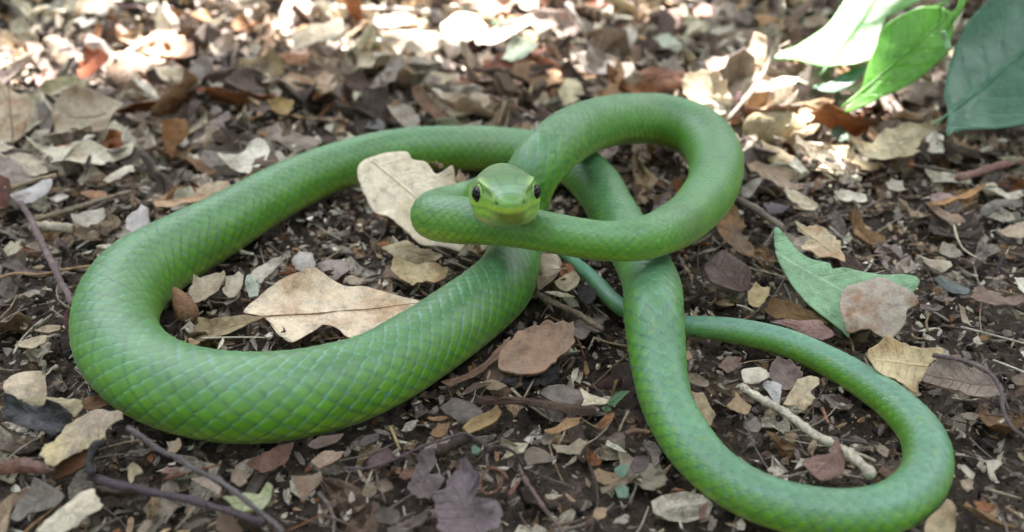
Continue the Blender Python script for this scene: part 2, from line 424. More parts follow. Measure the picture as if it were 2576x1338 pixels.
# ---- colours
col = lambda *c: np.array(c)[None, None, :]
lateral = np.clip(np.abs(ang) / 110.0, 0, 1)[None, :, None]
c_back = np.array([0.064, 0.176, 0.050]); c_flank = np.array([0.074, 0.218, 0.005]); c_low = np.array([0.20, 0.33, 0.016]); c_belly = np.array([0.27, 0.36, 0.10])  # back tinted bluer than the flank in place of a sky reflection
fl = np.clip((lateral - 0.25) / 0.4, 0, 1); neckz = np.clip(1 - (S[:, None, None] - 4.0) / 7.0, 0, 1); lo = np.clip((lateral - 0.82 + 0.22 * neckz) / 0.18, 0, 1)
C = c_back * (1 - fl) + c_flank * fl; C = C * (1 - lo) + c_low * lo
C = np.broadcast_to(C, B.shape + (3,)).copy()
C[np.broadcast_to(vent, B.shape)] = c_belly
# tail and neck hues
frac = (S / S[-1])[:, None, None]
tail = np.clip((frac - 0.70) / 0.2, 0, 1); C = C * (1 - tail) + (C * np.array([1.25, 1.15, 2.4])) * tail
thin = np.clip((0.42 - R0) / 0.2, 0, 1)[:, None, None]; C = C * (1 - .6 * thin) + np.array([.09, .25, .17]) * .6 * thin
neck = np.clip(1 - (S[:, None, None] - 3.0) / 8.0, 0, 1); C = C * (1 - neck) + (C * np.array([1.75, 1.35, 1.5])) * neck
C *= (0.90 + 0.20 * cid)[..., None]
sk = (1 - edge_s)[..., None] * body[..., None]
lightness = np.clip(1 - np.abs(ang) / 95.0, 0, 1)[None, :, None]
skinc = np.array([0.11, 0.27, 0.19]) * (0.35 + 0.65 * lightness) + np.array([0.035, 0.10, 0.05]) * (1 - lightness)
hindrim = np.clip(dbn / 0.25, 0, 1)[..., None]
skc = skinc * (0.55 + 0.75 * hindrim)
s_x = S[XT]
vis_s = np.interp(S, [0, 12, s_x * .42, s_x * .5, s_x * .75, s_x - 3, s_x + 4, s_x + 12, 130], [.6, .6, .8, 1, 1, .7, .8, 1, .7])[:, None, None]
vis_s = np.maximum(vis_s * np.clip((R0 - .25) / .4, .25, 1)[:, None, None], .1)
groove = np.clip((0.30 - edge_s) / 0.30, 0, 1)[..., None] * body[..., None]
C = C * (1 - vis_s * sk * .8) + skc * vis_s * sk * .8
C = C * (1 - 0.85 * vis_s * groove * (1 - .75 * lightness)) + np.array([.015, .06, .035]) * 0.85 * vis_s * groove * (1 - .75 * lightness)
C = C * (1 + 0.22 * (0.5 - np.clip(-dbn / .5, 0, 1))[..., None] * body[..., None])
Pw = V.reshape(-1, 3)
fleck = vnoise(Pw, 9.0, 9).reshape(B.shape); big = vnoise(Pw, 0.35, 4).reshape(B.shape); blu = vnoise(Pw, 9.0, 12).reshape(B.shape)
yel = (np.clip((fleck - 0.62) / 0.15, 0, 1) * np.clip((frac[..., 0] - 0.72) / 0.1, 0.06, 0.8))[..., None] * body[..., None]
C = C * (1 - 0.35 * yel) + np.array([0.30, 0.36, 0.02]) * 0.35 * yel
bl2 = (np.clip((blu - 0.60) / 0.12, 0, 1) * (edge_s < 0.7))[..., None] * body[..., None]
C = C * (1 - 0.45 * bl2) + np.array([0.10, 0.25, 0.34]) * 0.45 * bl2
C *= (1 + 0.10 * big)[..., None]
# head colours
H = np.broadcast_to(np.array([0.105, 0.27, 0.020]), B.shape + (3,)).copy()
zs_flat = 0; topf = np.clip((zs - 0.18) / 0.2, 0, 1)[..., None]
H = H * (1 - topf) + np.array([0.085, 0.20, 0.055]) * topf
lip = np.clip(upper_lip + 0.6 * lower_lip, 0, 1)[..., None]
H = H * (1 - 0.85 * lip) + np.array([0.42, 0.60, 0.03]) * 0.85 * lip
throat = np.clip((-zs - 0.30) / 0.2, 0, 1)[..., None]; H = H * (1 - throat) + np.array([0.38, 0.46, 0.10]) * throat
snp = (np.clip(1.3 - TS / 0.35, 0, 1) * np.exp(-((zs + 0.22) / 0.18) ** 2))[..., None]
H = H * (1 - 0.7 * snp) + np.array([0.19, 0.16, 0.04]) * 0.6 * snp
# plates on top of the head: lines in (t, lateral) space
def seg(t0, a0, t1, a1, wdt=0.022):
    px, py = TS - t0, lat - a0; dx, dy = t1 - t0, a1 - a0
    q = np.clip((px * dx + py * dy) / (dx * dx + dy * dy), 0, 1)
    return np.exp(-(((px - q * dx) ** 2 + (py - q * dy) ** 2) / wdt ** 2))
top_on = (zs > 0.12) * hk
ln = np.zeros_like(TS)
for a in ((0.30, 0, 0.30, 0.40), (0.58, 0, 0.58, 0.44), (0.30, 0, 0.58, 0), (0.58, 0, 0.86, 0), (0.86, 0.20, 0.80, 0.55), (0.86, 0, 0.86, 0.20), (0.86, 0.20, 1.55, 0.30),
          (1.55, 0.30, 1.75, 0), (1.55, 0.30, 1.62, 0.75), (1.75, 0, 2.50, 0), (1.62, 0.55, 2.35, 0.62), (2.35, 0.62, 2.50, 0)):
    ln = np.maximum(ln, seg(*a))
ln = (ln * top_on)[..., None]
H = H * (1 - 0.92 * ln) + np.array([0.015, 0.055, 0.01]) * 0.92 * ln
canth = (np.clip(brow * 1.0, 0, 1) + seg(0.35, 0.40, 1.0, 0.62, 0.05) * top_on)[..., None]
H = H * (1 - 0.75 * np.clip(canth, 0, 1)) + np.array([0.38, 0.56, 0.16]) * 0.75 * np.clip(canth, 0, 1)
lr = np.clip(lore * hk, 0, 1)[..., None]; H = H * (1 - 0.55 * lr) + np.array([0.03, 0.11, 0.03]) * 0.55 * lr
stp = (np.exp(-((TS - .55) / .3) ** 2) * np.clip(1 - lat / .42, 0, 1) * top_on)[..., None]; H = H * (1 - .5 * stp) + np.array([.22, .40, .28]) * .5 * stp
H = H * (1 - 0.40 * mouth[..., None]) + np.array([0.07, 0.12, 0.015]) * 0.40 * mouth[..., None]
H = H * (1 - nos[..., None]) + np.array([0.01, 0.012, 0.01]) * nos[..., None]
# labial sutures
lab = (np.exp(-(((TS * 3.1) % 1.0 - 0.5) / 0.06) ** 2) * np.clip(upper_lip + lower_lip, 0, 1))[..., None]
H = H * (1 - 0.35 * lab) + np.array([0.06, 0.16, 0.03]) * 0.35 * lab
pts_ = np.clip((vnoise(Pw, 9.0, 21).reshape(B.shape) - 0.66) / 0.1, 0, 1)[..., None]; H = H * (1 - 0.6 * pts_) + np.array([0.04, 0.10, 0.12]) * 0.6 * pts_
bm_ = np.clip((S - 2.5) / 0.8, 0, 1)[:, None, None]
C = H * (1 - bm_) + C * bm_
glossv = (1 - bm_[..., 0]) * 0.9 + 0 * TS
n_r = len(S)
idx = np.arange(n_r * NS).reshape(n_r, NS)
q = np.stack([idx[:-1], idx[1:], np.roll(idx, -1, 1)[1:], np.roll(idx, -1, 1)[:-1]], -1).reshape(-1, 4)
VV = V.reshape(-1, 3); CC = C.reshape(-1, 3); GG = glossv.reshape(-1)
# close both ends with a fan of degenerate-free triangles: add one centre vertex each
VV = np.vstack([VV, CL[0] + head_dir * 0.012, CL[-1] + T[-1] * 0.15]); CC = np.vstack([CC, CC[0], CC[-1]]); GG = np.r_[GG, GG[0], GG[-1]]
nc = len(VV)
ca = np.array([[nc - 2, idx[0, k], idx[0, (k + 1) % NS]] for k in range(NS)] + [[nc - 1, idx[-1, (k + 1) % NS], idx[-1, k]] for k in range(NS)])
faces = np.vstack([q[:, [0, 1, 2]], q[:, [0, 2, 3]], ca])
base = np.array([CL[:, 0].mean(), CL[:, 1].mean(), 0.0])
snake = mesh('snake', VV, faces, M_SKIN, {'skin': CC, 'gloss': GG}, origin=base)
tag(snake, 'bright green snake lying in loops on leaf litter with its head raised towards the viewer', 'snake')
# flip outward if needed
me = snake.data
bmx = bmesh.new(); bmx.from_mesh(me); bmesh.ops.recalc_face_normals(bmx, faces=bmx.faces); bmx.to_mesh(me); bmx.free()
# eyes
def head_pt(t, x, z):
    k = int(np.argmin(np.abs(S - t)))
    return CL[k] + SIDE[k] * x + UP[k] * z, SIDE[k], UP[k], T[k]
for s_ in (-1, 1):
    c, sd, up_, tn = head_pt(1.30, s_ * 0.70, 0.15)
    ax = sd * s_ * 1.0 - tn * 0.42 + up_ * 0.12; ax /= np.linalg.norm(ax)
    b1 = np.cross(ax, up_); b1 /= np.linalg.norm(b1); b2 = np.cross(b1, ax)
    vs, fs, ra = [], [], []
    nr, nsg, er = 14, 28, 0.222
    for i in range(nr + 1):
        a = math.pi * i / nr
        for j in range(nsg):
            f_ = 2 * math.pi * j / nsg
            vs.append(c + er * (ax * math.cos(a) * 0.92 + (b1 * math.cos(f_) + b2 * math.sin(f_)) * math.sin(a)))
            ra.append(min(1, a / (math.pi / 2)))
    for i in range(nr):
        for j in range(nsg):
            fs.append((i * nsg + j, i * nsg + (j + 1) % nsg, (i + 1) * nsg + (j + 1) % nsg, (i + 1) * nsg + j))
    eb = mesh('eye', vs, np.array(fs), M_EYE, {'radial': np.array(ra)}, origin=c)
    child(eb, snake)
    # pale ring of small scales round the eye
    vs, fs, cs = [], [], []
    for i in range(36):
        f_ = 2 * math.pi * i / 36
        d = b1 * math.cos(f_) + b2 * math.sin(f_)
        cc = c + d * 0.221 + ax * 0.045
        for j in range(8):
            h_ = 2 * math.pi * j / 8
            vs.append(cc + 0.036 * (1 + .18 * math.sin(i * math.pi / 2)) * (d * math.cos(h_) + ax * math.sin(h_)))
            cs.append((0.20, 0.42, 0.07) if (i % 4) else (0.10, 0.25, 0.05))
    for i in range(36):
        for j in range(8):
            fs.append((i * 8 + j, i * 8 + (j + 1) % 8, ((i + 1) % 36) * 8 + (j + 1) % 8, ((i + 1) % 36) * 8 + j))
    rb = mesh('eye_ring', vs, np.array(fs), M_SKIN, {'skin': np.array(cs), 'gloss': np.full(len(vs), 0.8)}, origin=c)
    child(rb, snake)
# ------------------------------------------------------------------ leaves traced by outline, each on its own tilted plane
def smooth_closed(P, per, round_=0.55):
    P = np.asarray(P, float); n = len(P); out = []
    for i in range(n):
        p0, p1, p2, p3 = P[(i - 1) % n], P[i], P[(i + 1) % n], P[(i + 2) % n]
        for t in np.linspace(0, 1, per, endpoint=False):
            cr_ = 0.5 * ((2 * p1) + (p2 - p0) * t + (2 * p0 - 5 * p1 + 4 * p2 - p3) * t * t + (3 * p1 - p0 - 3 * p2 + p3) * t ** 3)
            out.append(round_ * cr_ + (1 - round_) * (p1 * (1 - t) + p2 * t))
    return np.array(out)
RINGS = np.array([0.0, 0.30, 0.58, 0.80, 0.94, 1.0])
def leaf_geometry(out2, curl=0.25, bend=0.15, ripple=0.05, jag=0.01, thick=0.028, seed=0, axis_dir=None, fold=0.0):
    """out2: outline in plane coordinates (cm). Returns verts (x, y, height), faces, lu, lv."""
    r = np.random.default_rng(seed)
    n = len(out2)
    c = out2.mean(0)
    # area centroid
    x, y = out2[:, 0], out2[:, 1]; x1, y1 = np.roll(x, -1), np.roll(y, -1); cr = x * y1 - x1 * y; A = cr.sum() / 2
    if abs(A) > 1e-6: c = np.array([((x + x1) * cr).sum(), ((y + y1) * cr).sum()]) / (6 * A)
    if A < 0: out2 = out2[::-1]
    q = out2 - c
    if axis_dir is None:
        ev, E = np.linalg.eigh(q.T @ q); ax = E[:, 1]
    else: ax = np.array(axis_dir, float) / np.linalg.norm(axis_dir)
    bx = np.array([-ax[1], ax[0]])
    L = np.abs(q @ ax).max(); Wd = max(np.abs(q @ bx).max(), 1e-3)
    if jag > 0:
        size = math.sqrt(L * Wd)
        w1 = r.normal(size=n); k = np.array([0.25, 0.5, 0.25]); w1 = 0.8 * w1 + 1.6 * np.convolve(np.r_[w1[-3:], w1, w1[:3]], [.1, .15, .2, .1, .2, .15, .1], 'valid')
        q = q * (1 + (jag * size * w1)[:, None] / np.maximum(np.linalg.norm(q, axis=1), 1e-3)[:, None])
    if jag > .006:
        an = np.arctan2(q[:, 1], q[:, 0]); pr = np.c_[np.cos(an), np.sin(an), np.full(n, seed * .77)]
        q = q * (1 + .10 * vnoise(pr, 3.2, 71) + .07 * vnoise(pr, 7.5, 72) + .04 * vnoise(pr, 16, 73))[:, None]
    V = [np.zeros((1, 2))]
    for k in RINGS[1:]: V.append(q * k)
    V = np.vstack(V)
    u = (V @ ax) / L; v = (V @ bx) / Wd
    z = curl * Wd * (v * v) + bend * L * u * u + fold * Wd * np.abs(v)
    p3 = np.c_[V, np.full(len(V), seed * 3.7)]
    sz = max(L, 0.3)
    z = z + 1.5 * ripple * sz * (vnoise(p3, 2.4 / sz, 31) * (0.5 + 0.5 * (V ** 2).sum(1) / (L * L)) + 0.45 * vnoise(p3, 6.0 / sz, 32))
    # creases and a locally rolled rim
    d1c = V @ np.array([math.cos(seed * 1.3), math.sin(seed * 1.3)]); z = z + ripple * 1.2 * (np.abs(((d1c / sz * 2.1 + seed * .37) % 1.0) - .5) - .25) * sz * .35
    an = np.arctan2(V[:, 1], V[:, 0]); rimw = np.clip((np.hypot(u, v) - .55) / .5, 0, 1) ** 2
    roll_ = np.clip(vnoise(np.c_[np.cos(an), np.sin(an), np.full(len(V), seed * 1.9)], 1.3, 81), 0, 1)
    z = z + (0.9 if jag > .003 else .3) * roll_ * rimw * Wd * .8 * (1 if curl >= 0 else -1)
    z -= z[0]
    top = np.c_[V, z]; m = len(V)
    bot = top.copy(); bot[:, 2] -= thick
    F = []
    for i in range(n): F.append((0, 1 + i, 1 + (i + 1) % n))
    for k in range(len(RINGS) - 2):
        a, b = 1 + k * n, 1 + (k + 1) * n
        for i in range(n):
            j = (i + 1) % n
            F += [(a + i, b + i, b + j), (a + i, b + j, a + j)]
    Fb = [(f[0] + m, f[2] + m, f[1] + m) for f in F]
    e = 1 + (len(RINGS) - 2) * n; R_ = []
    for i in range(n):
        j = (i + 1) % n
        R_ += [(e + i, e + i + m, e + j + m), (e + i, e + j + m, e + j)]
    return np.vstack([top, bot]), np.array(F + Fb + R_), np.r_[u, u] * 0.5 + 0.5, np.r_[v, v], c, ax, L, Wd
REG = []       # registered leaves, for naming neighbours
def place_leaf(name, xy, z, tilt, roll, colour, spot, vein, mat, zmin=None, **kw):
    """xy: outline in frame pixels."""
    xy = np.array(xy)
    cx, cy = xy.mean(0)
    t, s_ = math.radians(tilt), math.radians(roll)
    nrm = np.array([math.sin(s_) * math.cos(t), -math.sin(t), math.cos(t) * math.cos(s_)]); nrm /= np.linalg.norm(nrm)
    base_z = z
    gz = float(ground_z(at(cx, cy, 0)[None])[0])
    pz = base_z + gz
    for _ in range(5):
        p0 = at(cx, cy, pz)
        W = np.array([hit(a, b, p0, nrm) for a, b in xy])
        lo = W[:, 2].min()
        want = (zmin if zmin is not None else z) + gz
        pz += want - lo
        if abs(want - lo) < 0.01: break
    e1 = np.cross([0, 1.0, 0], nrm); e1 /= np.linalg.norm(e1); e2 = np.cross(nrm, e1)
    out2 = np.c_[(W - p0) @ e1, (W - p0) @ e2]
    V, F, lu, lv, c, ax, L, Wd = leaf_geometry(out2, **kw)
    p = p0 + V[:, :1] * e1 + V[:, 1:2] * e2 + (e1 * c[0] + e2 * c[1]) + V[:, 2:] * nrm
    a = {'tint': np.tile(colour, (len(p), 1)), 'spot': np.tile(spot, (len(p), 1)), 'lu': lu, 'lv': lv, 'vein': np.full(len(p), vein)}
    o = p.mean(0); o[2] = p[:, 2].min()
    ob = mesh(name, p, F, mat, a, origin=o)
    return ob, dict(p=p, c=p0 + e1 * c[0] + e2 * c[1], e1=e1, e2=e2, n=nrm, ax=ax, L=L, W=Wd, V=V)

KALB = 1.0
def warm(c):
    m = c.mean(); c = (c * .82 + m * .18) * np.array([1.03, .99, .91]); return np.array([c[0], c[1], min(c[2], max(c[0], c[1]) * .90)])
GROUP = 'dead leaves lying on the forest floor'
seedc = [100]
def leaf(win, colour, outline, label, z=0.75, tilt=None, roll=None, curl=None, jag=0.018, spot=None, vein=None, mat=None, name='dead_leaf', cat='leaf', group=GROUP, k=KALB, **kw):
    seedc[0] += 1; r = random.Random(seedc[0])
    xy = smooth_closed([wv(win, a, b) for a, b in pts(outline)], 5, .75 if jag <= .006 else .2)
    wpx = np.ptp(xy[:, 0]) * np.ptp(xy[:, 1])
    if tilt is None: tilt = r.uniform(4, 20)
    if roll is None: roll = r.uniform(-12, 12)
    if curl is None: curl = r.choice([-1, 1, 1]) * r.uniform(0.1, 0.38)
    if vein is None: vein = 0.9 if wpx > 9000 else 0.35
    c = warm(lin(colour)) * k
    sp = lin(spot) * k if spot else c * np.array([0.50, 0.42, 0.34])
    kw.setdefault('bend', r.uniform(-0.12, 0.2)); kw.setdefault('ripple', 0.075)
    ob, inf = place_leaf(name, xy, z, tilt, roll, c, sp, vein, mat or M_DEAD, jag=jag, curl=curl, seed=seedc[0], **kw)
    if label: tag(ob, label, cat, group)
    REG.append((xy.mean(0), max(np.ptp(xy[:, 0]), np.ptp(xy[:, 1])), label))
    return ob, inf
def midrib(ob, inf, mat, colour, rad=0.035, name='midrib', span=0.96, below=False):
    V = inf['V']; half = len(V) // 2; top = V[:half]
    ax = inf['ax']; bx = np.array([-ax[1], ax[0]])
    uu, vv = top[:, :2] @ ax, top[:, :2] @ bx
    Pts = []
    for s_ in np.linspace(-span, span, 15):
        wgt = np.exp(-(((uu - s_ * inf['L']) / (0.16 * inf['L'])) ** 2 + (vv / (0.16 * inf['W'])) ** 2)) + 1e-9
        zz = (top[:, 2] * wgt).sum() / wgt.sum()
        Pts.append(inf['c'] + (ax[0] * inf['e1'] + ax[1] * inf['e2']) * s_ * inf['L'] + inf['n'] * (zz + 0.012))
    v, f = tube(np.array(Pts), np.linspace(rad, rad * 0.45, 15), 6)
    m = mesh(name, v, f, mat, {'tint': np.tile(colour, (len(v), 1)), 'spot': np.tile(colour, (len(v), 1)), 'lu': np.zeros(len(v)), 'lv': np.ones(len(v)), 'vein': np.zeros(len(v))}, origin=Pts[7])
    return child(m, ob)
def tube(P, R, ns=8, wob=0.0, seed=0):
    P = np.asarray(P, float); R = np.broadcast_to(np.asarray(R, float), (len(P),))
    T_ = np.gradient(P, axis=0); T_ /= np.maximum(np.linalg.norm(T_, axis=1), 1e-9)[:, None]
    ref = np.array([0, 0, 1.0]) if abs(T_[:, 2]).mean() < 0.8 else np.array([1.0, 0, 0])
    s_ = np.cross(T_, ref); s_ /= np.linalg.norm(s_, axis=1)[:, None]; u_ = np.cross(s_, T_)
    a = np.linspace(0, 2 * np.pi, ns, endpoint=False)
    rr_ = R[:, None] * np.ones((1, ns))
    if wob: rr_ = rr_ * (1 + wob * np.random.default_rng(seed).normal(size=rr_.shape))
    V = P[:, None] + rr_[..., None] * (s_[:, None] * np.cos(a)[None, :, None] + u_[:, None] * np.sin(a)[None, :, None])
    n = len(P); i = np.arange(n * ns).reshape(n, ns)
    q = np.stack([i[:-1], np.roll(i, -1, 1)[:-1], np.roll(i, -1, 1)[1:], i[1:]], -1).reshape(-1, 4)
    F = np.vstack([q[:, [0, 1, 2]], q[:, [0, 2, 3]]])
    V = np.vstack([V.reshape(-1, 3), P[:1], P[-1:]])
    caps = [(n * ns, (k + 1) % ns, k) for k in range(ns)] + [(n * ns + 1, (n - 1) * ns + k, (n - 1) * ns + (k + 1) % ns) for k in range(ns)]
    return V, np.vstack([F, caps])
def twig(win, colour, path, thick, label, z=0.9, z2=None, wob=0.06, name='twig', cat='twig', group='dead twigs on the forest floor', taper=0.75, knots=(), k=0.8, mat=None):
    """path in window pixels, thick in window pixels"""
    pp = [wv(win, a, b) for a, b in pts(path)]
    n = len(pp)
    zs_ = np.linspace(z, z if z2 is None else z2, n)
    P = []
    for (a, b), zz in zip(pp, zs_):
        g_ = float(ground_z(at(a, b, 0)[None])[0]); P.append(at(a, b, zz + g_ * 0.7))
    P = np.array(P)
    d = catmull(np.c_[P, P[:, :1]], 6)[:, :3] if n > 2 else P[0] + (P[-1] - P[0]) * np.linspace(0, 1, 10)[:, None]
    seedc[0] += 1
    rs = np.random.default_rng(seedc[0])
    f = (3.0 if win == 'V' else 1.0)
    r0 = thick * (0.3334 if win != 'V' else 1) / 2 / FPX * np.array([depth(p) for p in d])
    r0 = r0 * np.linspace(1, taper, len(d)) * (1 + 0.09 * rs.normal(size=len(d)) + .30 * (rs.uniform(size=len(d)) > .88))
    d = d + vnoise(d, 1.2, seedc[0])[:, None] * np.array([0.03, 0.03, 0.02])
    V, F = tube(d, r0, 9, wob, seedc[0])
    c = warm(lin(colour)) * k
    cv = np.tile(c, (len(V), 1)) * (1 + 0.25 * vnoise(V, 2.0, 3))[:, None]
    ob = mesh(name, V, F, mat or M_WOOD, {'tint': cv}, origin=d[len(d) // 2])
    tag(ob, label, cat, group)
    return ob
L = leaf
# ---- top left
L('A', '#BDB5A5', '530,20 600,-30 800,-40 900,20 880,110 760,180 620,205 560,120', 'broad pale beige leaf at the far edge, left of the two-pronged sunlit leaf', tilt=14)
o, i_ = L('A', '#BBAE92', '-40,660 60,665 150,710 250,780 265,860 230,980 140,1060 20,1080 -60,1060', 'large round olive-beige leaf with a rusty upper edge, cut by the frame', spot='#9A6A45', tilt=22, roll=4, jag=.004, curl=.12)
midrib(o, i_, M_DEAD, lin('#7d705c'))
L('A', '#AFA87E', '285,690 380,640 500,610 600,612 650,650 600,720 480,770 360,775 290,740', 'yellowish oval leaf with dark blotches above the folded taupe leaf', tilt=16, jag=.004, spot='#6b6a4a')
o, i_ = L('A', '#B4A690', '470,850 540,770 650,725 760,730 870,780 955,820 900,900 830,980 700,1035 520,1045 440,1030 430,930', 'large smooth taupe leaf with a brown smudge and a dark crease', spot='#8a6848', tilt=26, roll=-4, jag=.004, curl=.2)
midrib(o, i_, M_DEAD, lin('#5a4c3c'), .03, span=.55)
L('A', '#8F6232', '1240,930 1330,890 1420,920 1440,1000 1400,1060 1340,1090 1310,1200 1260,1130 1225,1060', 'amber brown leaf standing upright behind the snake on the left', tilt=48, z=.6, spot='#5a2c14', curl=.5)
L('A', '#D8D3C0', '230,1120 400,1135 560,1120 690,1095 860,1150 960,1180 1040,1150 1000,1210 880,1230 740,1275 600,1270 440,1215 330,1170', 'long cream-white curled leaf lying left of the snake, pointed at both ends', tilt=18, jag=.003, curl=.45, vein=.2, z=.9)
L('A', '#E0DED2', '1670,1200 1800,1170 1880,1110 1940,1065 2000,1070 2035,1130 2020,1230 1960,1300 1880,1335 1780,1290 1700,1240', 'white bean-shaped leaf touching the back of the snake’s left loop', tilt=24, jag=.003, vein=.15, z=.9)
L('A', '#94877A', '1890,1020 1960,920 2100,930 2230,960 2330,1010 2420,1090 2380,1160 2250,1140 2120,1080 1990,1050', 'flat grey-brown leaf just behind the snake, right of the white bean-shaped leaf', tilt=12)
L('A', '#A08C60', '1750,520 1800,600 1920,620 2050,600 2140,500 2100,440 1950,450 1830,465', 'olive half-round leaf with a dark upper edge, far behind the snake’s left loop', spot='#4a3a30', tilt=18)
L('A', '#BFA88C', '2115,640 2200,590 2340,600 2450,570 2540,620 2520,690 2420,730 2300,710 2190,690', 'beige leaf crossed by one brown stripe, behind the snake', spot='#8a5428', tilt=15)
L('A', '#945F36', '2110,390 2220,400 2330,400 2400,310 2500,330 2520,420 2440,510 2330,540 2240,500 2130,450', 'rusty leaf with a raised tip below the pale crinkled leaf', tilt=25, spot='#C09A70')
L('A', '#B8663A', '560,580 600,500 680,400 760,390 830,440 800,530 720,590 620,600', 'glowing orange leaf left of the brightest sunlit leaves', tilt=35, spot='#7a3a1c', z=.9, curl=.4)
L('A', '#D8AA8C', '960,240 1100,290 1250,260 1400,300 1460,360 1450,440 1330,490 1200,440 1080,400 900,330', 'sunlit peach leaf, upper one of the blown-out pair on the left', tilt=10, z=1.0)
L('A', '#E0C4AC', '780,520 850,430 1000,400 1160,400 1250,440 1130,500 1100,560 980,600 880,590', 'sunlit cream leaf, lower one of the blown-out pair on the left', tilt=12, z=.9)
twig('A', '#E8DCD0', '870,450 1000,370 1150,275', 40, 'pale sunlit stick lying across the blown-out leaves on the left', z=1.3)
L('A', '#90857E', '1400,470 1500,430 1610,440 1590,520 1530,560 1500,640 1420,690 1370,610', 'grey leaf folded over a beige one, right of the sunlit pair', tilt=25, z=1.2, curl=-.3)
L('A', '#BBB097', '1200,560 1350,540 1560,550 1660,590 1720,630 1660,680 1520,690 1380,660 1250,620', 'pale beige leaf under the grey folded leaf', tilt=15, z=.7)
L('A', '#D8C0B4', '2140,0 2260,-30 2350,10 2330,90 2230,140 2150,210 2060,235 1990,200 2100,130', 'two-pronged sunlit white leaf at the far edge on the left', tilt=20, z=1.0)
L('A', '#9E8676', '590,330 640,230 760,180 900,200 970,250 930,330 800,340 680,370', 'dull mauve-brown leaf touching the sunlit peach leaf', tilt=18)
L('A', '#A39280', '330,340 470,310 600,370 700,400 640,480 500,500 400,430', 'tan leaf left of the glowing orange leaf', tilt=14)
L('A', '#9A6A3A', '1750,200 1800,120 1860,130 1900,190 1850,240 1790,240', 'small ochre leaf near the far edge, left of the two-pronged leaf', tilt=40)
L('A', '#A5894E', '2030,790 2120,750 2230,790 2200,850 2130,890 2060,850', 'small golden-brown leaf behind the snake’s left loop', tilt=22)
L('A', '#74625C', '1850,720 1930,680 2030,700 2030,800 1960,870 1880,820', 'dull purple-brown leaf beside the small golden one', tilt=15)
L('A', '#D4CCBC', '2010,660 2080,650 2130,700 2100,740 2050,720', 'tiny white chip above the small golden-brown leaf', tilt=20, z=1)
L('A', '#C3B9A4', '-60,1090 120,1110 340,1200 350,1300 260,1330 100,1300 -40,1240', 'pale triangular leaf at the left edge below the large round one', tilt=12)
L('A', '#9A8E86', '-60,1180 60,1175 160,1250 230,1338 100,1370 -60,1360', 'dull grey leaf over the pale triangular leaf at the left edge', tilt=14, z=1.1)
L('A', '#948D86', '290,800 360,780 420,900 400,1020 340,1050 300,960', 'narrow grey leaf between the two large smooth leaves on the left', tilt=30, z=.5)
L('A', '#A5A498', '330,60 420,0 520,20 530,120 430,170 330,150', 'grey-green leaf at the far left edge beside the broad beige leaf', tilt=18)
L('A', '#C8BEA8', '1860,390 1910,310 1980,360 1950,400', 'small cream triangle pointing up, far left of the pale crinkled leaf', tilt=40, z=1)
L('A', '#C4BBAA', '1590,350 1680,330 1730,390 1690,450 1610,420', 'small pale squarish leaf left of the cream triangle', tilt=25)
L('A', '#D2C8B0', '2180,290 2300,230 2560,165 2620,260 2540,330 2420,300 2330,370 2240,370', 'wide cream leaf with a drooping tip above the rusty leaf', tilt=20, z=1.1)
L('A', '#B4A794', '1450,1060 1560,990 1680,960 1790,990 1700,1050 1580,1070', 'long pale fragment right of the upright amber leaf', tilt=10)
L('A', '#8F6A40', '1390,1180 1520,1220 1640,1290 1600,1330 1500,1290', 'brown sliver left of the white bean-shaped leaf', tilt=12)
L('A', '#D5D0C0', '760,1330 860,1290 980,1225 1010,1250 900,1330 800,1380', 'narrow white strip below the long cream-white leaf', tilt=8, z=1)
L('A', '#B5AB9A', '1040,1050 1150,1030 1160,1130 1060,1120', 'small square beige chip between the long white leaf and the amber leaf', tilt=30)
L('A', '#C8A49C', '-40,380 60,350 110,400 60,480 -40,490', 'pinkish sunlit leaf at the far left edge', tilt=20)
L('A', '#C09C90', '220,340 310,330 350,400 290,440 230,410', 'small pink sunlit leaf above a dark hollow on the left', tilt=25)
L('A', '#B08880', '240,560 340,520 470,560 420,640 300,690', 'dusty pink leaf above the yellowish oval leaf', tilt=12)
twig('A', '#a07a78', '880,60 1050,52 1300,60', 30, 'reddish straight twig at the far edge on the left', z=1.0)
# ---- top middle
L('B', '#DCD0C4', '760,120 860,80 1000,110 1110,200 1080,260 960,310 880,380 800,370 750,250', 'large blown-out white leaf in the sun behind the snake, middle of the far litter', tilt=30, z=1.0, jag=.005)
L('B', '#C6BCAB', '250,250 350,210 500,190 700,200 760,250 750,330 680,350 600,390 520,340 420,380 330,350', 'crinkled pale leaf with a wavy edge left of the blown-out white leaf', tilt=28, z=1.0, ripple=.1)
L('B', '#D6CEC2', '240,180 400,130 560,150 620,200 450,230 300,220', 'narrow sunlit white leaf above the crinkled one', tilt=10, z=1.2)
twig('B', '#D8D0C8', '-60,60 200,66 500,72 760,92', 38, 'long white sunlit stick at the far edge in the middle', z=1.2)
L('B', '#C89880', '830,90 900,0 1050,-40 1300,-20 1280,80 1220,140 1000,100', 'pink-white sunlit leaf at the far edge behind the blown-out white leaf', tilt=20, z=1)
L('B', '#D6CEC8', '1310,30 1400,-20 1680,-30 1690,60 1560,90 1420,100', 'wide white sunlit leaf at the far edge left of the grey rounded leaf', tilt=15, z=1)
L('B', '#4A9A2A', '1130,180 1220,150 1380,140 1350,190 1220,220 1150,240', 'fresh green leaf tip beside the blown-out white leaf', tilt=30, z=1.3, mat=M_GREEN, name='green_leaf', group='small green leaves in the litter', k=.45)
L('B', '#4F8A35', '190,280 270,260 315,310 240,355', 'small green leaf piece left of the crinkled pale leaf', tilt=35, z=1.2, mat=M_GREEN, name='green_leaf', group='small green leaves in the litter', k=.5)
L('B', '#CFC8BC', '1000,330 1200,230 1440,170 1430,230 1250,310 1120,380 1040,380', 'long pointed white sunlit leaf right of the blown-out white leaf', tilt=15, z=1.2)
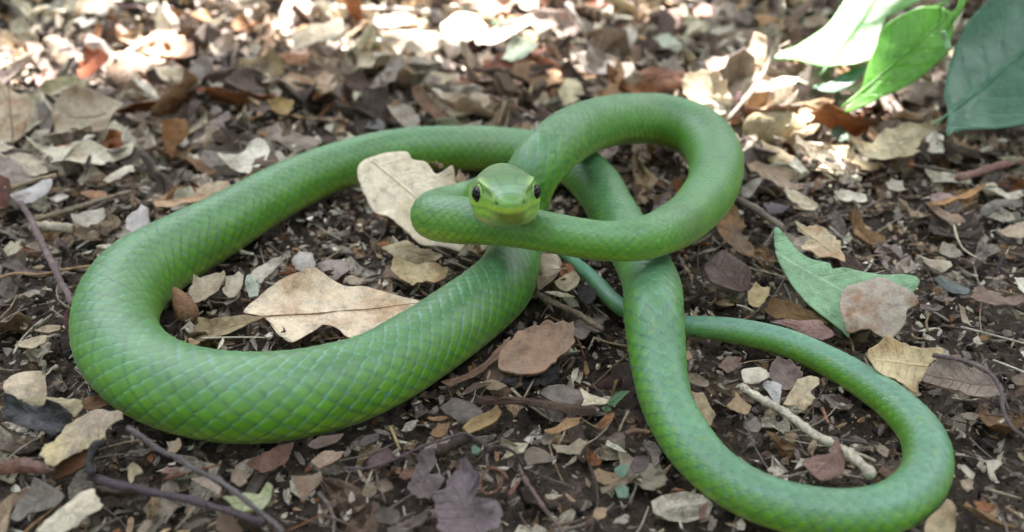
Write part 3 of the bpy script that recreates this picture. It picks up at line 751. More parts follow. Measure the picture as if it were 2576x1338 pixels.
L('B', '#B9CBB4', '1220,430 1300,300 1440,300 1480,360 1400,430 1280,460', 'whitish green sunlit leaf over the red-brown ones', tilt=25, z=1.4)
L('B', '#84503C', '1060,540 1160,430 1290,390 1500,360 1540,400 1400,480 1270,560 1250,520 1100,580', 'red-brown pointed leaf lit from behind, below the whitish green leaf', tilt=35, z=.8, curl=.4)
L('B', '#AE9A90', '1400,130 1500,90 1640,110 1780,190 1760,270 1640,300 1530,270 1440,210', 'rounded grey-pink leaf at the far side, right of the sunlit patch', tilt=30, z=.8, jag=.004)
L('B', '#DAD2CA', '1765,450 1860,415 1960,430 2060,480 2180,500 2200,560 2090,600 1990,570 1900,590 1830,530', 'white wavy sunlit leaf touching the large chestnut leaf', tilt=22, z=1.0, jag=.004)
L('B', '#805336', '2100,620 2200,560 2330,490 2480,480 2600,510 2640,600 2560,670 2300,670 2180,650', 'large chestnut brown arched leaf just behind the top of the snake’s loop', tilt=32, z=.8, curl=-.35, jag=.004, spot='#4a2a1c')
L('B', '#8A5C36', '830,660 900,600 1040,600 1200,565 1310,600 1390,650 1300,660 1160,700 1050,690 930,690', 'curled amber-brown leaf with a shiny arched back', tilt=30, z=.9, curl=-.45, spot='#5a2a1a', mat=M_SHINY)
L('B', '#8A6A52', '530,690 600,680 700,780 800,880 870,940 740,960 640,870 560,770', 'narrow brown leaf pointing down to the back of the snake', tilt=30, z=.8, curl=.5)
L('B', '#B6A68E', '640,690 800,710 1060,710 1110,780 1040,850 900,880 780,920 720,830', 'crumpled tan leaf right of the narrow brown leaf behind the snake', tilt=22, ripple=.1)
L('B', '#D4CCA6', '1640,680 1690,570 1780,580 1850,690 1790,750 1690,790', 'pale yellow ragged leaf behind the left shoulder of the top loop', tilt=30, z=.9, jag=.03)
L('B', '#BCAF94', '1390,700 1480,640 1560,680 1640,720 1600,790 1480,790', 'beige ragged leaf left of the pale yellow one', tilt=20, jag=.03)
L('B', '#9C9484', '1180,720 1260,650 1370,670 1400,730 1300,770', 'grey domed leaf under the shiny arched leaf', tilt=18, curl=-.4)
L('B', '#948A80', '290,580 380,450 460,430 480,540 400,620 320,640', 'grey folded leaf below the crinkled pale leaf', tilt=22)
L('B', '#C8BCA0', '120,420 220,400 260,450 230,520 140,510', 'short cream leaf left of the grey folded leaf', tilt=20, z=1.1)
L('B', '#C6B998', '640,590 700,540 860,580 820,640 720,640', 'small yellowish leaf above the crumpled tan one', tilt=18, jag=.03)
L('B', '#A88A62', '1890,300 1960,250 2060,240 2030,290 1920,355', 'small ochre leaf with a pale edge right of the rounded grey-pink leaf', tilt=30)
L('B', '#D8D4C8', '2100,240 2180,205 2240,260 2210,320 2140,290', 'small white leaf right of the small ochre leaf', tilt=25, z=1)
L('B', '#CCA080', '1620,320 1700,300 1760,370 1730,430 1680,370', 'peach-coloured curled leaf below the rounded grey-pink leaf', tilt=25, curl=.5)
L('B', '#C88878', '1850,10 2000,-50 2230,-30 2230,30 2080,70 1930,60', 'salmon sunlit leaf at the far edge, right of the middle', tilt=18)
L('B', '#BC9C92', '2260,140 2400,70 2570,60 2560,170 2400,190 2290,190', 'dusty pink leaf at the far edge behind the chestnut leaf', tilt=15)
L('B', '#A69686', '1830,640 1950,610 2100,660 2080,710 1920,720', 'tan leaf in front of the white wavy leaf', tilt=12)
L('B', '#BCC6B6', '2350,300 2470,270 2570,330 2560,400 2430,370', 'pale green-white leaf behind the chestnut leaf', tilt=20)
L('B', '#6E6A6C', '90,890 180,850 330,920 320,980 200,990 110,960', 'slate-grey leaf with a glint close behind the snake’s back', tilt=25, mat=M_SHINY)
L('B', '#A59C90', '350,800 470,790 560,850 600,930 520,980 420,920', 'speckled grey leaf touching the back of the snake', tilt=20)
# ---- top right
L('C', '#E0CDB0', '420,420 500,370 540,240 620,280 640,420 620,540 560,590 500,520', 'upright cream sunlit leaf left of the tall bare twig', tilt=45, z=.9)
L('C', '#BFB092', '0,640 60,560 150,530 250,600 330,700 370,800 310,900 200,870 60,800 0,740', 'wide olive-tan leaf leaning behind the top right of the snake’s loop', tilt=30, z=.8, curl=.35)
L('C', '#CFC0B8', '160,500 230,460 400,450 440,500 340,560 240,560', 'pale pinkish sunlit leaf above the wide olive-tan leaf', tilt=15, z=1.3)
L('C', '#A2867E', '530,700 640,570 760,600 900,640 990,640 930,720 860,790 740,770 650,740', 'mauve-brown leaf in front of the blown-out green leaf', tilt=22, z=.9, jag=.004)
L('C', '#5E3634', '360,930 380,760 430,690 490,760 520,900 490,990 420,960', 'dark red leaf standing at the foot of the tall bare twig', tilt=45, z=.6)
L('C', '#CFC3AC', '840,1040 900,1080 980,1130 1100,1180 1180,1290 1120,1285 1030,1250 940,1190 860,1150', 'slim cream curled leaf left of the big pale yellow leaf', tilt=22, z=.9, curl=.5, jag=.004)
o, i_ = L('C', '#D0C6A2', '1180,1070 1300,1090 1430,1080 1520,990 1700,950 1890,950 1840,1030 1780,1110 1740,1180 1650,1240 1560,1270 1400,1230 1290,1160', 'big pale yellow leaf with one raised half below the bright green leaf tip', tilt=28, z=1.0, curl=.4, spot='#a08a60')
L('C', '#C4B48C', '1160,1150 1230,1130 1330,1210 1480,1280 1380,1300 1240,1250', 'folded yellowish strip under the big pale yellow leaf', tilt=15, z=.5, curl=.5)
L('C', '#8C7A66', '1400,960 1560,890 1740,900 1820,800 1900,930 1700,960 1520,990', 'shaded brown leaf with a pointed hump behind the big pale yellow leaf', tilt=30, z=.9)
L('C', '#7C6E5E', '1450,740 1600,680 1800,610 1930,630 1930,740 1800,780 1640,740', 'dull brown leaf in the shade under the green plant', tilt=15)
L('C', '#7EA080', '1110,1010 1160,930 1230,970 1300,1050 1180,1060', 'small dark green leaf piece below the bright green leaf tip', tilt=20, mat=M_GREEN, name='green_leaf', group='small green leaves in the litter', k=.5)
L('C', '#A89278', '470,1240 560,1230 700,1280 860,1330 700,1400 560,1340', 'tan leaf right of the snake’s upper loop', tilt=12)
L('C', '#AE9C7C', '590,1070 700,1080 830,1150 900,1220 760,1230 640,1160', 'crumbling ochre leaf under the round lumpy one', tilt=15, jag=.03)
L('C', '#B09E84', '930,130 1040,100 1110,150 1040,230 940,220', 'beige leaf at the far edge left of the blown-out green leaf', tilt=25)
L('C', '#5F8A55', '850,30 900,20 930,80 920,180 870,200 850,120', 'narrow green leaf at the far edge right of the tall bare twig', tilt=50, z=1, mat=M_GREEN, name='green_leaf', group='small green leaves in the litter', k=.5)
L('C', '#90847C', '360,90 460,80 540,130 500,180 380,160', 'grey leaf at the far edge left of the tall bare twig', tilt=20)
L('C', '#B08858', '530,110 640,95 720,130 700,180 600,180', 'orange-tan leaf behind the tall bare twig', tilt=22)
L('C', '#BAB28E', '0,150 80,120 190,200 180,260 60,240', 'yellow-beige leaf at the far edge above the small white boat-shaped leaf', tilt=25)
L('C', '#D2D2C2', '190,240 300,215 385,205 340,270 250,275', 'small white boat-shaped leaf left of the upright cream leaf', tilt=25, z=1.1, curl=.5)
L('C', '#CCC4A4', '860,850 930,820 1000,870 960,930 880,910', 'small round cream leaf left of the bright green leaf’s tip', tilt=25, z=1)
L('C', '#D0988C', '60,90 150,40 260,60 270,110 150,130', 'pink sunlit leaf at the far edge, between the middle and the tall twig', tilt=15)
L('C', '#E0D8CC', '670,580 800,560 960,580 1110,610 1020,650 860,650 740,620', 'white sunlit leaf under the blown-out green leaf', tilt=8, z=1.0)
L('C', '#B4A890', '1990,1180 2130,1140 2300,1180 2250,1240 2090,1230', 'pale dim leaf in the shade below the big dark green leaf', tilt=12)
# ---- left middle
L('D', '#BBB9BC', '80,150 170,70 300,30 400,30 380,90 260,160 140,190', 'smooth light grey leaf near the left edge under the thick tan stick', tilt=16, jag=.003, vein=.1, z=.9)
twig('D', '#A8967A', '40,85 200,40 430,-15', 46, 'thick tan stick above the smooth light grey leaf at the left', z=1.1)
twig('D', '#8E7E68', '260,312 440,270 620,220 800,160 990,105', 42, 'brown forked-looking stick slanting up towards the snake at the left', z=1.0)
twig('D', '#7A6668', '155,190 240,330 310,470 390,640 470,800 550,960', 46, 'long purple-grey twig running down to the snake’s left bend', z=1.4, z2=1.2, taper=1.1)
twig('D', '#A8845F', '-20,765 120,725 330,728 520,690 740,668', 26, 'thin reddish stick crossing the long purple-grey twig at the left', z=.9)
L('D', '#B48A66', '590,95 700,85 810,100 800,140 700,160', 'small orange-tan leaf above the brown stick at the left', tilt=10)
twig('D', '#BCB29C', '255,365 400,375 560,390', 85, 'fat pale cream stick piece under the brown stick at the left', z=.8, wob=.1)
L('D', '#BDB7AC', '550,310 640,270 800,250 790,330 700,400 560,370', 'pale grey leaf at the end of the fat cream stick piece', tilt=18)
L('D', '#CFCCD2', '960,330 1000,260 1060,205 1120,240 1140,320 1100,410 1020,430 970,390', 'white crinkled leaf close outside the snake’s left loop', tilt=35, z=.9, ripple=.08)
L('D', '#CBB89A', '1470,70 1560,10 1700,0 1750,30 1650,90 1540,140 1480,110', 'cream leaf tucked against the outside of the snake’s left loop', tilt=14)
L('D', '#C4A27E', '1170,210 1300,170 1500,130 1600,140 1480,180 1330,220 1200,250', 'long peach-tan sliver outside the snake’s left loop', tilt=10)
o = None
def lathe(profile, n=20):
    vs = [(r_ * math.cos(2 * math.pi * k / n), r_ * math.sin(2 * math.pi * k / n), z_) for r_, z_ in profile for k in range(n)]
    fs = [(a * n + k, a * n + (k + 1) % n, (a + 1) * n + (k + 1) % n, (a + 1) * n + k) for a in range(len(profile) - 1) for k in range(n)]
    return np.array(vs), np.array(fs)
pv, pf = lathe([(0.001, 0), (.2, .02), (.34, .18), (.38, .42), (.33, .72), (.22, 1.02), (.12, 1.22), (.05, 1.33), (.001, 1.36)])
pv = pv * .86; pb = at(*wv('D', 1455, 1100), .5); lean = np.array([-0.42, 0.35, 0.85]); lean /= np.linalg.norm(lean)
s1 = np.cross(lean, [0, 1, 0]); s1 /= np.linalg.norm(s1); s2 = np.cross(lean, s1)
pv = pb + pv[:, :1] * s1 * (1 + .06 * vnoise(pv, 3, 2)[:, None]) + pv[:, 1:2] * s2 + pv[:, 2:] * lean
pod = mesh('seed_pod', pv, pf, M_WOOD, {'tint': np.tile(lin('#9C7656') * .62, (len(pv), 1)) * (1 + .2 * vnoise(pv, 1.5, 8))[:, None]}, origin=pb)
tag(pod, 'orange-brown pointed seed pod leaning inside the snake’s left loop', 'seed pod')
L('D', '#A5926E', '1400,1200 1520,1090 1700,1080 1980,1060 1850,1120 1700,1200 1580,1260 1480,1240', 'folded khaki leaf beside the seed pod inside the left loop', tilt=12, z=.5)
o, i_ = L('V', '#E6D6BC', '612,788 650,752 700,728 760,712 800,703 840,714 880,725 930,726 1000,742 1060,760 1105,792 1060,812 1000,838 930,862 880,858 850,830 815,814 785,838 735,870 700,842 665,800', 'largest pale peach leaf with a torn lower edge and a midrib, inside the left loop', tilt=13, roll=0, z=.55, curl=.10, spot='#c4a27c', jag=.005, ripple=.03, fold=.06, axis_dir=(1, .12))
midrib(o, i_, M_DEAD, lin('#b08c68') * .8, .024)
L('D', '#BDB6A8', '1870,740 1900,680 2030,630 2140,590 2130,640 2020,720 1960,790 1900,770', 'pale grey-cream leaf pointing up right inside the left loop', tilt=14, z=.9)
L('D', '#A6B0A2', '1840,800 1860,740 1920,730 1960,790 1950,880 1880,900', 'semi-transparent grey-green leaf piece inside the left loop', tilt=12, z=1.1)
L('D', '#BFB6A2', '1690,900 1720,790 1810,730 1850,760 1830,860 1760,930', 'cream leaf left of the grey-green piece inside the left loop', tilt=12, z=.7)
L('D', '#AFA289', '1410,880 1480,780 1640,730 1720,780 1650,870 1540,930 1450,950', 'grey-tan wide leaf close to the inner bend of the left loop', tilt=15)
L('D', '#B4B0AC', '2190,600 2270,540 2350,560 2380,640 2320,730 2240,680', 'light grey triangular leaf above the largest peach leaf', tilt=10)
L('D', '#9C8C88', '2380,680 2460,610 2600,600 2640,680 2560,750 2430,740', 'mauve-grey leaf fragment above the largest peach leaf', tilt=10)
L('D', '#6E3C2A', '-40,-20 70,10 90,100 60,200 0,260 -40,250', 'rust-red leaf at the left frame edge beside the light grey leaf', tilt=20)
L('D', '#B8A88E', '100,1275 200,1230 350,1200 340,1260 240,1310', 'ragged cream fragment on bare soil left of the snake’s bend', tilt=10, jag=.03)
L('D', '#B4A284', '270,1150 360,1115 465,1110 440,1160 330,1170', 'slim tan flake between the ragged cream fragment and the snake', tilt=10)
L('D', '#5E3430', '465,1060 500,1000 560,1030 560,1130 500,1170', 'dark red flake touching the snake’s left bend', tilt=25)
L('D', '#B0A890', '20,540 80,480 160,510 130,570 60,590', 'small pale olive leaf at the left edge above the bare soil', tilt=14)
L('D', '#A89E88', '180,510 280,480 440,540 400,580 260,540', 'weathered tan leaf under the long purple-grey twig', tilt=12, z=.5)
# ---- around the head
o, i_ = L('E', '#E6DEC8', '130,250 200,190 330,150 490,140 540,200 640,220 700,300 740,320 850,310 870,400 960,450 1010,600 1110,800 1070,935 930,915 780,865 600,850 490,745 380,650 260,600 200,520 130,340', 'big cream leaf with a torn top standing under the snake’s neck', tilt=38, roll=0, z=.35, curl=.02, bend=.0, ripple=.02, spot='#cbbd9c', k=1.05, jag=.004, axis_dir=(.75, -.65))
midrib(o, i_, M_DEAD, lin('#d8ccb0') * .9, .022, span=.8)
L('E', '#BCA68E', '860,360 890,270 940,330 940,400 880,410', 'curled tip of a tan leaf just left of the snake’s head', tilt=55, z=1.9, curl=.5)
L('E', '#B6A886', '320,800 400,770 500,780 560,850 650,870 760,890 740,950 620,985 500,970 420,940 360,870', 'scalloped khaki leaf below the big cream leaf', tilt=14, z=.9, jag=.02)
L('E', '#D0BF92', '370,1050 420,1000 560,990 720,980 810,1040 800,1120 700,1150 560,1150 480,1110 410,1090', 'pale yellow torn leaf under the scalloped khaki leaf', tilt=14, z=.8, jag=.025, spot='#9c6a44')
L('E', '#AC9C86', '20,1100 90,1065 190,1090 150,1140 60,1130', 'small tan chip left of the pale yellow torn leaf', tilt=12, z=.9)
L('E', '#D6CDBC', '1460,900 1620,920 1680,1000 1600,1060 1490,1070', 'smooth cream leaf showing between the snake’s head coil and its tail tip', tilt=16, z=.5, jag=.004)
L('E', '#B8AC90', '1610,1150 1680,1080 1750,1035 1790,1100 1770,1180 1700,1200', 'small pale leaf with a rounded end beside the tail tip', tilt=18, z=.8)
L('E', '#8F7C68', '1480,1090 1640,1060 1560,1140 1480,1180', 'brown wedge-shaped leaf under the smooth cream one by the tail tip', tilt=12, z=.9)
L('E', '#403C48', '1780,1180 1840,1140 1910,1180 1900,1280 1840,1300 1790,1250', 'blackish violet leaf below the tail tip', tilt=18)
L('E', '#DCD4BC', '1540,1195 1630,1190 1700,1210 1770,1235 1700,1240 1600,1222', 'thin cream curl of leaf below the tail tip', tilt=30, z=1.0)
# ---- centre bottom
L('J', '#A08068', '1195,790 1200,640 1330,510 1480,470 1540,430 1660,440 1760,490 1750,600 1640,700 1560,780 1400,830 1290,820', 'chunky reddish-tan rotten leaf between the two lower loops of the snake', tilt=25, z=.7, ripple=.10, spot='#8a7a6c', jag=.007, vein=.1, thick=.12)
L('J', '#3E3E42', '1180,800 1300,830 1420,850 1560,790 1650,700 1660,800 1540,880 1380,910 1230,880', 'charcoal rotten mass under the chunky reddish-tan leaf', tilt=12, z=.5, ripple=.16, jag=.04)
L('J', '#736A66', '740,1050 860,970 950,990 1050,1060 1070,1120 960,1160 830,1130', 'slate-grey angular leaf left of the long brown husk', tilt=12)
L('J', '#624C40', '1030,985 1200,962 1500,985 1900,1060 1900,1115 1700,1095 1400,1040 1050,1025', 'long dark brown husk lying below the chunky reddish-tan leaf', tilt=30, z=.8, curl=-.6, jag=.004)
L('J', '#827870', '1490,970 1560,900 1700,880 1840,930 1830,1010 1800,1060 1640,1030', 'dark speckled grey leaf behind the long brown husk', tilt=20, z=.8, spot='#4a4340')
L('J', '#DCD2B8', '1800,915 1870,960 2010,1010 1990,1040 1880,1040 1810,1075 1830,1000', 'white jagged rim of leaf at the right end of the husk', tilt=24, z=1.1, jag=.004)
L('J', '#A07048', '1940,1180 1990,1120 2060,1110 2030,1180 1970,1230', 'small orange-brown flake under the tiny green seedling', tilt=25, z=1)
L('J', '#A8845C', '1530,1240 1620,1210 1700,1150 1810,1150 1800,1190 1660,1240 1620,1280 1540,1275', 'bright tan twisted flake right of the tendrils', tilt=18, z=1, curl=.4)
L('J', '#3E2624', '1930,910 1980,830 2070,805 2130,860 2090,920', 'dark maroon domed leaf left of the snake’s right-hand coil', tilt=30, z=.7, curl=-.5)
twig('J', '#80705C', '1470,210 1650,300 1820,380 1985,470', 52, 'stout mud-covered stick above the chunky reddish-tan leaf', z=.9, wob=.12)
L('J', '#C6BFB0', '1730,850 1740,790 1790,760 1780,820 1745,880', 'small upright white flake above the dark speckled leaf', tilt=40, z=1)
L('J', '#96866A', '1060,880 1130,830 1250,900 1180,925 1090,915', 'dull khaki strip left of the charcoal mass', tilt=10)
L('J', '#836754', '760,910 900,840 1080,720 1290,560 1300,590 1150,740 980,850 820,930', 'long brown strip lying along the underside of the snake’s left loop', tilt=16, z=.5, jag=.01)
L('J', '#6E5E56', '900,960 1000,880 1150,850 1100,890 980,940', 'mauve strip below the long brown strip', tilt=14)
L('H', '#A8905F', '920,560 1000,480 1120,430 1170,390 1210,440 1180,500 1060,560 960,600', 'yellow-tan broken bark chip above the hollow dark log piece', tilt=22, z=1.1, thick=.1)
twig('H', '#43342A', '705,755 800,700 900,650 985,590', 78, 'hollow dark brown log piece in the lower middle', z=.9, taper=1, wob=.12)
L('H', '#93724F', '660,600 730,520 820,520 800,600 740,630', 'brown nut-coloured flake above the hollow log piece', tilt=14, jag=.03)
L('H', '#655052', '180,790 240,710 360,690 400,760 330,830 210,850', 'dark mauve crumpled leaf crossed by the kinked thin twig', tilt=14, ripple=.1)
L('H', '#766A6E', '530,960 560,830 600,740 700,720 720,800 660,900 740,920 780,960 690,1060 620,1110 540,1090 510,1010', 'grey-violet folded leaf in the lower middle', tilt=18, z=.8, ripple=.1)
L('H', '#786A70', '690,1100 780,1000 860,870 950,820 1040,900 1050,1000 1000,1100 1180,1120 1220,1250 1200,1340 900,1380 760,1350 720,1200', 'large crumpled purple-grey leaf at the bottom edge beside the curled tendril', tilt=24, z=1.0, ripple=.20, jag=.03, spot='#544a50', curl=.5)
L('H', '#A49A84', '1590,660 1640,700 1720,690 1800,620 1850,660 1800,740 1740,750 1680,740 1620,730', 'pale notched leaf right of the tendrils', tilt=20, z=.9, jag=.02)
L('H', '#7C7062', '1370,740 1450,700 1560,740 1630,780 1560,820 1400,840', 'dusty brown leaf left of the pale notched one', tilt=12, jag=.03)
twig('H', '#6E4A38', '1255,940 1215,880 1130,855 1060,915 1045,990 1090,1050 1160,1035 1205,975 1215,915', 19, 'rusty curled tendril forming a ring in the lower middle', z=1.5, name='tendril', cat='tendril', group='curled plant tendrils in the lower middle')
twig('H', '#3c2e2a', '1100,740 1160,700 1260,715 1330,770 1370,840', 26, 'dark arched tendril above the ring-shaped one', z=1.2, name='tendril', cat='tendril', group='curled plant tendrils in the lower middle')
twig('H', '#8a5c48', '1330,960 1300,1010 1270,1050', 34, 'short red-brown tendril right of the ring-shaped one', z=1.2, name='tendril', cat='tendril', group='curled plant tendrils in the lower middle')
twig('H', '#6E5652', '1370,930 1460,1040 1540,1160 1620,1260 1720,1400', 34, 'pinkish-brown twig running off the bottom edge right of the tendrils', z=1.2)
twig('H', '#55454C', '0,860 210,850 420,780 600,700 780,640 940,590 1040,640 1150,695', 24, 'thin purple twig with a kink in the lower middle', z=1.5)
for g_ in ('1985,720 2010,690 2050,720 2040,760 2000,750', '2065,850 2110,825 2175,840 2160,900 2110,930 2075,900', '2070,1010 2120,985 2170,1010 2150,1080 2090,1075'):
    lab = {'1': 'tiny teal leaf fragment beside the ring-shaped tendril', '2': 'teal leaf fragment'}[g_[0]]
    if g_.startswith('2065'): lab = 'upper teal-green leaf scrap on the soil left of the right loop'
    if g_.startswith('2070'): lab = 'lower teal-green leaf scrap on the soil left of the right loop'
    if g_.startswith('1985'): g_ = '980,700 1010,680 1050,710 1030,750 990,745'
    L('H', '#7AA590', g_, lab, tilt=16, z=.9, mat=M_GREEN, name='green_leaf', group='small green leaves in the litter', k=.7)
L('H', '#857A70', '2010,640 2060,595 2130,590 2140,630 2070,670', 'rounded grey-tan leaf at the end of a brown stick by the right loop', tilt=18, z=1)
twig('H', '#7c6048', '2130,605 2220,575 2330,580', 40, 'short brown stick poking out from the edge of the right loop', z=1)
L('H', '#66585A', '2180,850 2210,780 2290,770 2335,800 2290,870 2220,895', 'mauve oval leaf close to the right loop in the lower middle', tilt=14)
L('H', '#84745F', '150,1060 180,990 240,970 270,1040 220,1085', 'tan speckled chip in the lower left middle', tilt=14)
L('H', '#7F6E60', '260,960 340,940 400,1000 320,1045 270,1020', 'brown-grey chip right of the tan speckled one', tilt=14)
L('H', '#94705C', '430,920 470,870 545,860 540,930 480,950', 'pinkish-brown chip left of the grey-violet folded leaf', tilt=18)
L('H', '#605852', '250,1210 310,1160 430,1170 440,1250 380,1290 280,1280', 'square charcoal-grey leaf near the bottom edge', tilt=12)
twig('H', '#A89060', '370,545 400,620 440,720', 26, 'short yellow stick below the snake’s left loop', z=1.0)
L('H', '#5c5654', '130,680 180,620 290,590 280,640 200,690', 'dark grey leaf below the snake’s left loop', tilt=10)
L('H', '#80705E', '1940,1010 2020,980 2100,930 2180,920 2150,970 2060,1010 1970,1040', 'grey-brown long fragment between the teal scraps', tilt=12)
L('H', '#A48C6E', '1890,1230 1920,1160 2000,1160 1990,1240 1940,1250', 'small tan chip near the bottom edge right of the middle', tilt=14)
L('H', '#C6C2B4', '2070,1245 2110,1230 2170,1250 2140,1275 2090,1265', 'tiny white flake near the bottom edge right of the middle', tilt=14, z=1)
L('H', '#8E8478', '1500,640 1540,590 1600,620 1580,680 1520,690', 'small grey flake above the dusty brown leaf', tilt=14)
L('H', '#A8A08C', '1540,1060 1600,1045 1640,1060 1600,1090 1550,1085', 'tiny pale flake on the soil below the dusty brown leaf', tilt=14)
twig('H', '#857460', '2170,420 2130,500 2100,570', 22, 'thin straw standing left of the right-hand coil', z=1.2)
# ---- bottom left
L('G', '#CBBBA2', '20,220 100,130 300,100 335,170 350,310 200,325 60,310', 'squarish cream leaf above the shiny black one at the left edge', tilt=22, z=.8, jag=.006)
L('G', '#1A1A1F', '50,310 130,330 200,390 300,400 400,390 520,450 500,510 400,590 200,560 60,530 20,480', 'shiny black torn leaf in the lower left corner', tilt=20, z=1.2, mat=M_SHINY, jag=.03, spot='#3a3634', vein=.1, ripple=.16, curl=.5)
L('G', '#BEB694', '140,320 300,310 500,325 620,340 640,400 560,460 520,440 400,380 220,370', 'pale olive leaf behind the shiny black one', tilt=15, z=.8)
L('G', '#82603E', '550,400 650,320 780,300 860,370 700,420', 'nut-brown leaf tucked under the lower edge of the snake at the left', tilt=18, z=.6)
L('G', '#AC9C8A', '430,600 490,500 600,430 750,410 900,440 930,490 820,540 780,640 650,700 520,760 400,850 340,770 340,690', 'wide spotted grey-tan leaf with pale yellow patches, below the snake’s left bend', tilt=18, z=.9, spot='#D0C090', jag=.012)
L('G', '#754C2C', '400,930 430,850 520,770 650,730 640,850 540,900 430,940', 'rusty underside of a leaf curling below the wide spotted one', tilt=35, z=.5)
L('G', '#633A26', '-30,790 150,765 270,790 380,870 330,890 150,880 -30,900', 'rolled rust-brown leaf at the left edge near the bottom', tilt=35, z=.8, curl=-.5, mat=M_SHINY)
L('G', '#827C76', '90,1240 130,1150 230,1020 290,960 400,1000 510,1090 400,1160 230,1200 150,1270', 'smooth dark grey leaf behind the pale bark-like one in the lower left', tilt=22, z=.7, jag=.004)
L('G', '#D4CCB6', '290,1340 340,1230 500,1100 620,1010 700,985 720,1050 750,1110 660,1200 560,1290 430,1355', 'long whitish leaf with grey speckles in the bottom left corner', tilt=20, z=1.1, jag=.008, vein=.2, spot='#9a9484')
twig('G', '#4E424A', '680,905 850,960 1000,1005 1250,1070 1500,1120 1750,1190 1990,1275', 66, 'thick purple-grey twig with a broken black knob in the lower left', z=1.5, wob=.04)
twig('G', '#2e2a2e', '800,655 730,680 690,740 675,820 700,900', 70, 'black rotten knob bent up at the end of the thick twig', z=1.7, wob=.14, name='twig_stub')
twig('G', '#5E565A', '960,555 1080,640 1200,720 1330,775 1450,845 1620,930 1800,1040 1960,1180 2130,1350', 44, 'long grey twig crossing over the thick purple-grey one', z=1.9, wob=.04)
L('G', '#BFCB9A', '1700,1120 1780,1090 1850,1050 1950,1060 2030,980 2075,1010 2060,1100 2000,1170 1900,1200 1780,1180', 'pale green torn leaf under the crossing twigs', tilt=14, z=.9, mat=M_GREEN, name='green_leaf', group='small green leaves in the litter', k=.75)
L('G', '#735446', '1870,840 1960,770 2080,700 2220,670 2190,780 2120,860 1990,890', 'chestnut leaf lying below the lowest part of the snake’s left loop', tilt=20, z=.8)
L('G', '#A48E7C', '2350,810 2450,740 2600,730 2550,800 2430,875', 'pinkish-beige leaf right of the chestnut one', tilt=14, z=.9)
L('G', '#92806F', '2200,940 2300,920 2430,900 2420,980 2330,1050 2290,1160 2260,1060', 'pointed grey-tan leaf with a thin stalk below the pinkish-beige leaf', tilt=14, z=1)
L('G', '#84706A', '2320,690 2400,630 2590,605 2540,670 2400,715', 'long mauve-tan curled leaf close under the snake’s belly', tilt=18, curl=.5)
L('G', '#BBAC8C', '960,860 990,810 1040,830 1080,890 1020,910 1000,970 970,930', 'small cream peg-shaped scrap above the thick twig', tilt=45, z=1)
L('G', '#A09080', '1450,940 1540,920 1680,1000 1650,1060 1560,1000', 'grey-tan scrap partly under the long grey twig', tilt=12)
L('G', '#B3A288', '1270,740 1300,660 1360,630 1370,690 1320,750', 'beige flake right against the bottom of the left loop', tilt=25)
L('G', '#A4827E', '1210,890 1250,860 1340,850 1360,890 1290,905', 'small dusty pink flake between the two twigs', tilt=12)
L('G', '#8A7866', '1750,960 1760,880 1840,870 1870,960 1820,1010', 'brown-tan flake below the chestnut leaf', tilt=14)
L('G', '#7A6450', '1640,1240 1700,1180 1790,1260 1840,1330 1700,1370 1630,1330', 'brown crumbled leaf at the bottom edge under the crossing twigs', tilt=14, jag=.03)
L('G', '#7E7468', '1380,1280 1560,1230 1600,1250 1460,1310 1400,1330', 'dull strip near the bottom edge left of the crossing twigs', tilt=12)
L('G', '#A6968A', '1030,1330 1090,1260 1150,1250 1120,1320 1060,1370', 'light mauve scrap at the bottom edge below the thick twig', tilt=15)
# ---- right middle
L('F', '#8FBF98', '680,420 760,460 860,550 980,620 1110,650 1120,690 1210,680 1330,710 1500,750 1700,790 1760,830 1720,900 1500,1000 1270,1180 1240,1222 1180,1160 960,980 850,850 760,700 700,570', 'large fallen mint-green leaf with a torn upper edge right of the snake', tilt=16, z=.8, mat=M_MINT, jag=.003, curl=.06, name='green_leaf', group='small green leaves in the litter', k=.95, ripple=.012, axis_dir=(.7, -.6))
L('F', '#B0A698', '1180,1000 1190,900 1260,790 1370,740 1500,740 1600,800 1700,860 1790,935 1700,990 1690,1080 1600,1190 1480,1180 1400,1145 1250,1165 1205,1100', 'round grey-brown leaf with an orange rim on top of the mint-green leaf', tilt=26, z=1.3, jag=.005, curl=-.15, spot='#8a5c34', ripple=.04, vein=.25)
L('I', '#D2C296', '1370,0 1400,-60 1520,-140 1700,-60 1890,0 1860,90 1800,180 1720,300 1640,240 1560,170 1440,100', 'pale yellow curled leaf touching the tail loop below the round grey-brown leaf', tilt=32, z=.9, spot='#a8784c', curl=.35)
L('F', '#D6C6A4', '830,340 940,390 1000,370 1100,400 1190,480 1200,540 1240,600 1210,640 1120,600 1010,600 920,560 900,520 950,450 860,400', 'cream and tan leaf with a dark hole behind the mint-green leaf', tilt=26, z=.9, spot='#b08258')
L('F', '#B0845C', '270,190 340,165 400,220 430,290 470,380 440,420 540,530 520,620 440,590 330,500 270,440 250,360 290,280', 'twisted orange-brown leaf leaning on the outside of the right coil', tilt=48, z=.5, curl=.4, spot='#84786c')
twig('F', '#4a3038', '200,150 240,190 300,215', 36, 'dark thorn-like tip sticking on the right coil of the snake', z=2.6, z2=2.2, taper=.9)
L('F', '#786662', '140,770 200,620 300,570 420,640 510,720 500,830 430,880 310,840', 'rounded mauve-brown leaf left of the mint-green leaf', tilt=26, z=.8, jag=.005)
L('F', '#BEAA7C', '490,880 540,820 660,830 640,900 560,1010 500,960', 'small straw-coloured leaf above the start of the tail', tilt=24, z=1, spot='#8a7a50')
L('F', '#86693F', '590,1010 660,930 800,930 920,980 1060,1060 1100,1120 900,1080 700,1080', 'olive-brown leaf behind the tail, left of the mint-green leaf tip', tilt=20, z=.7)
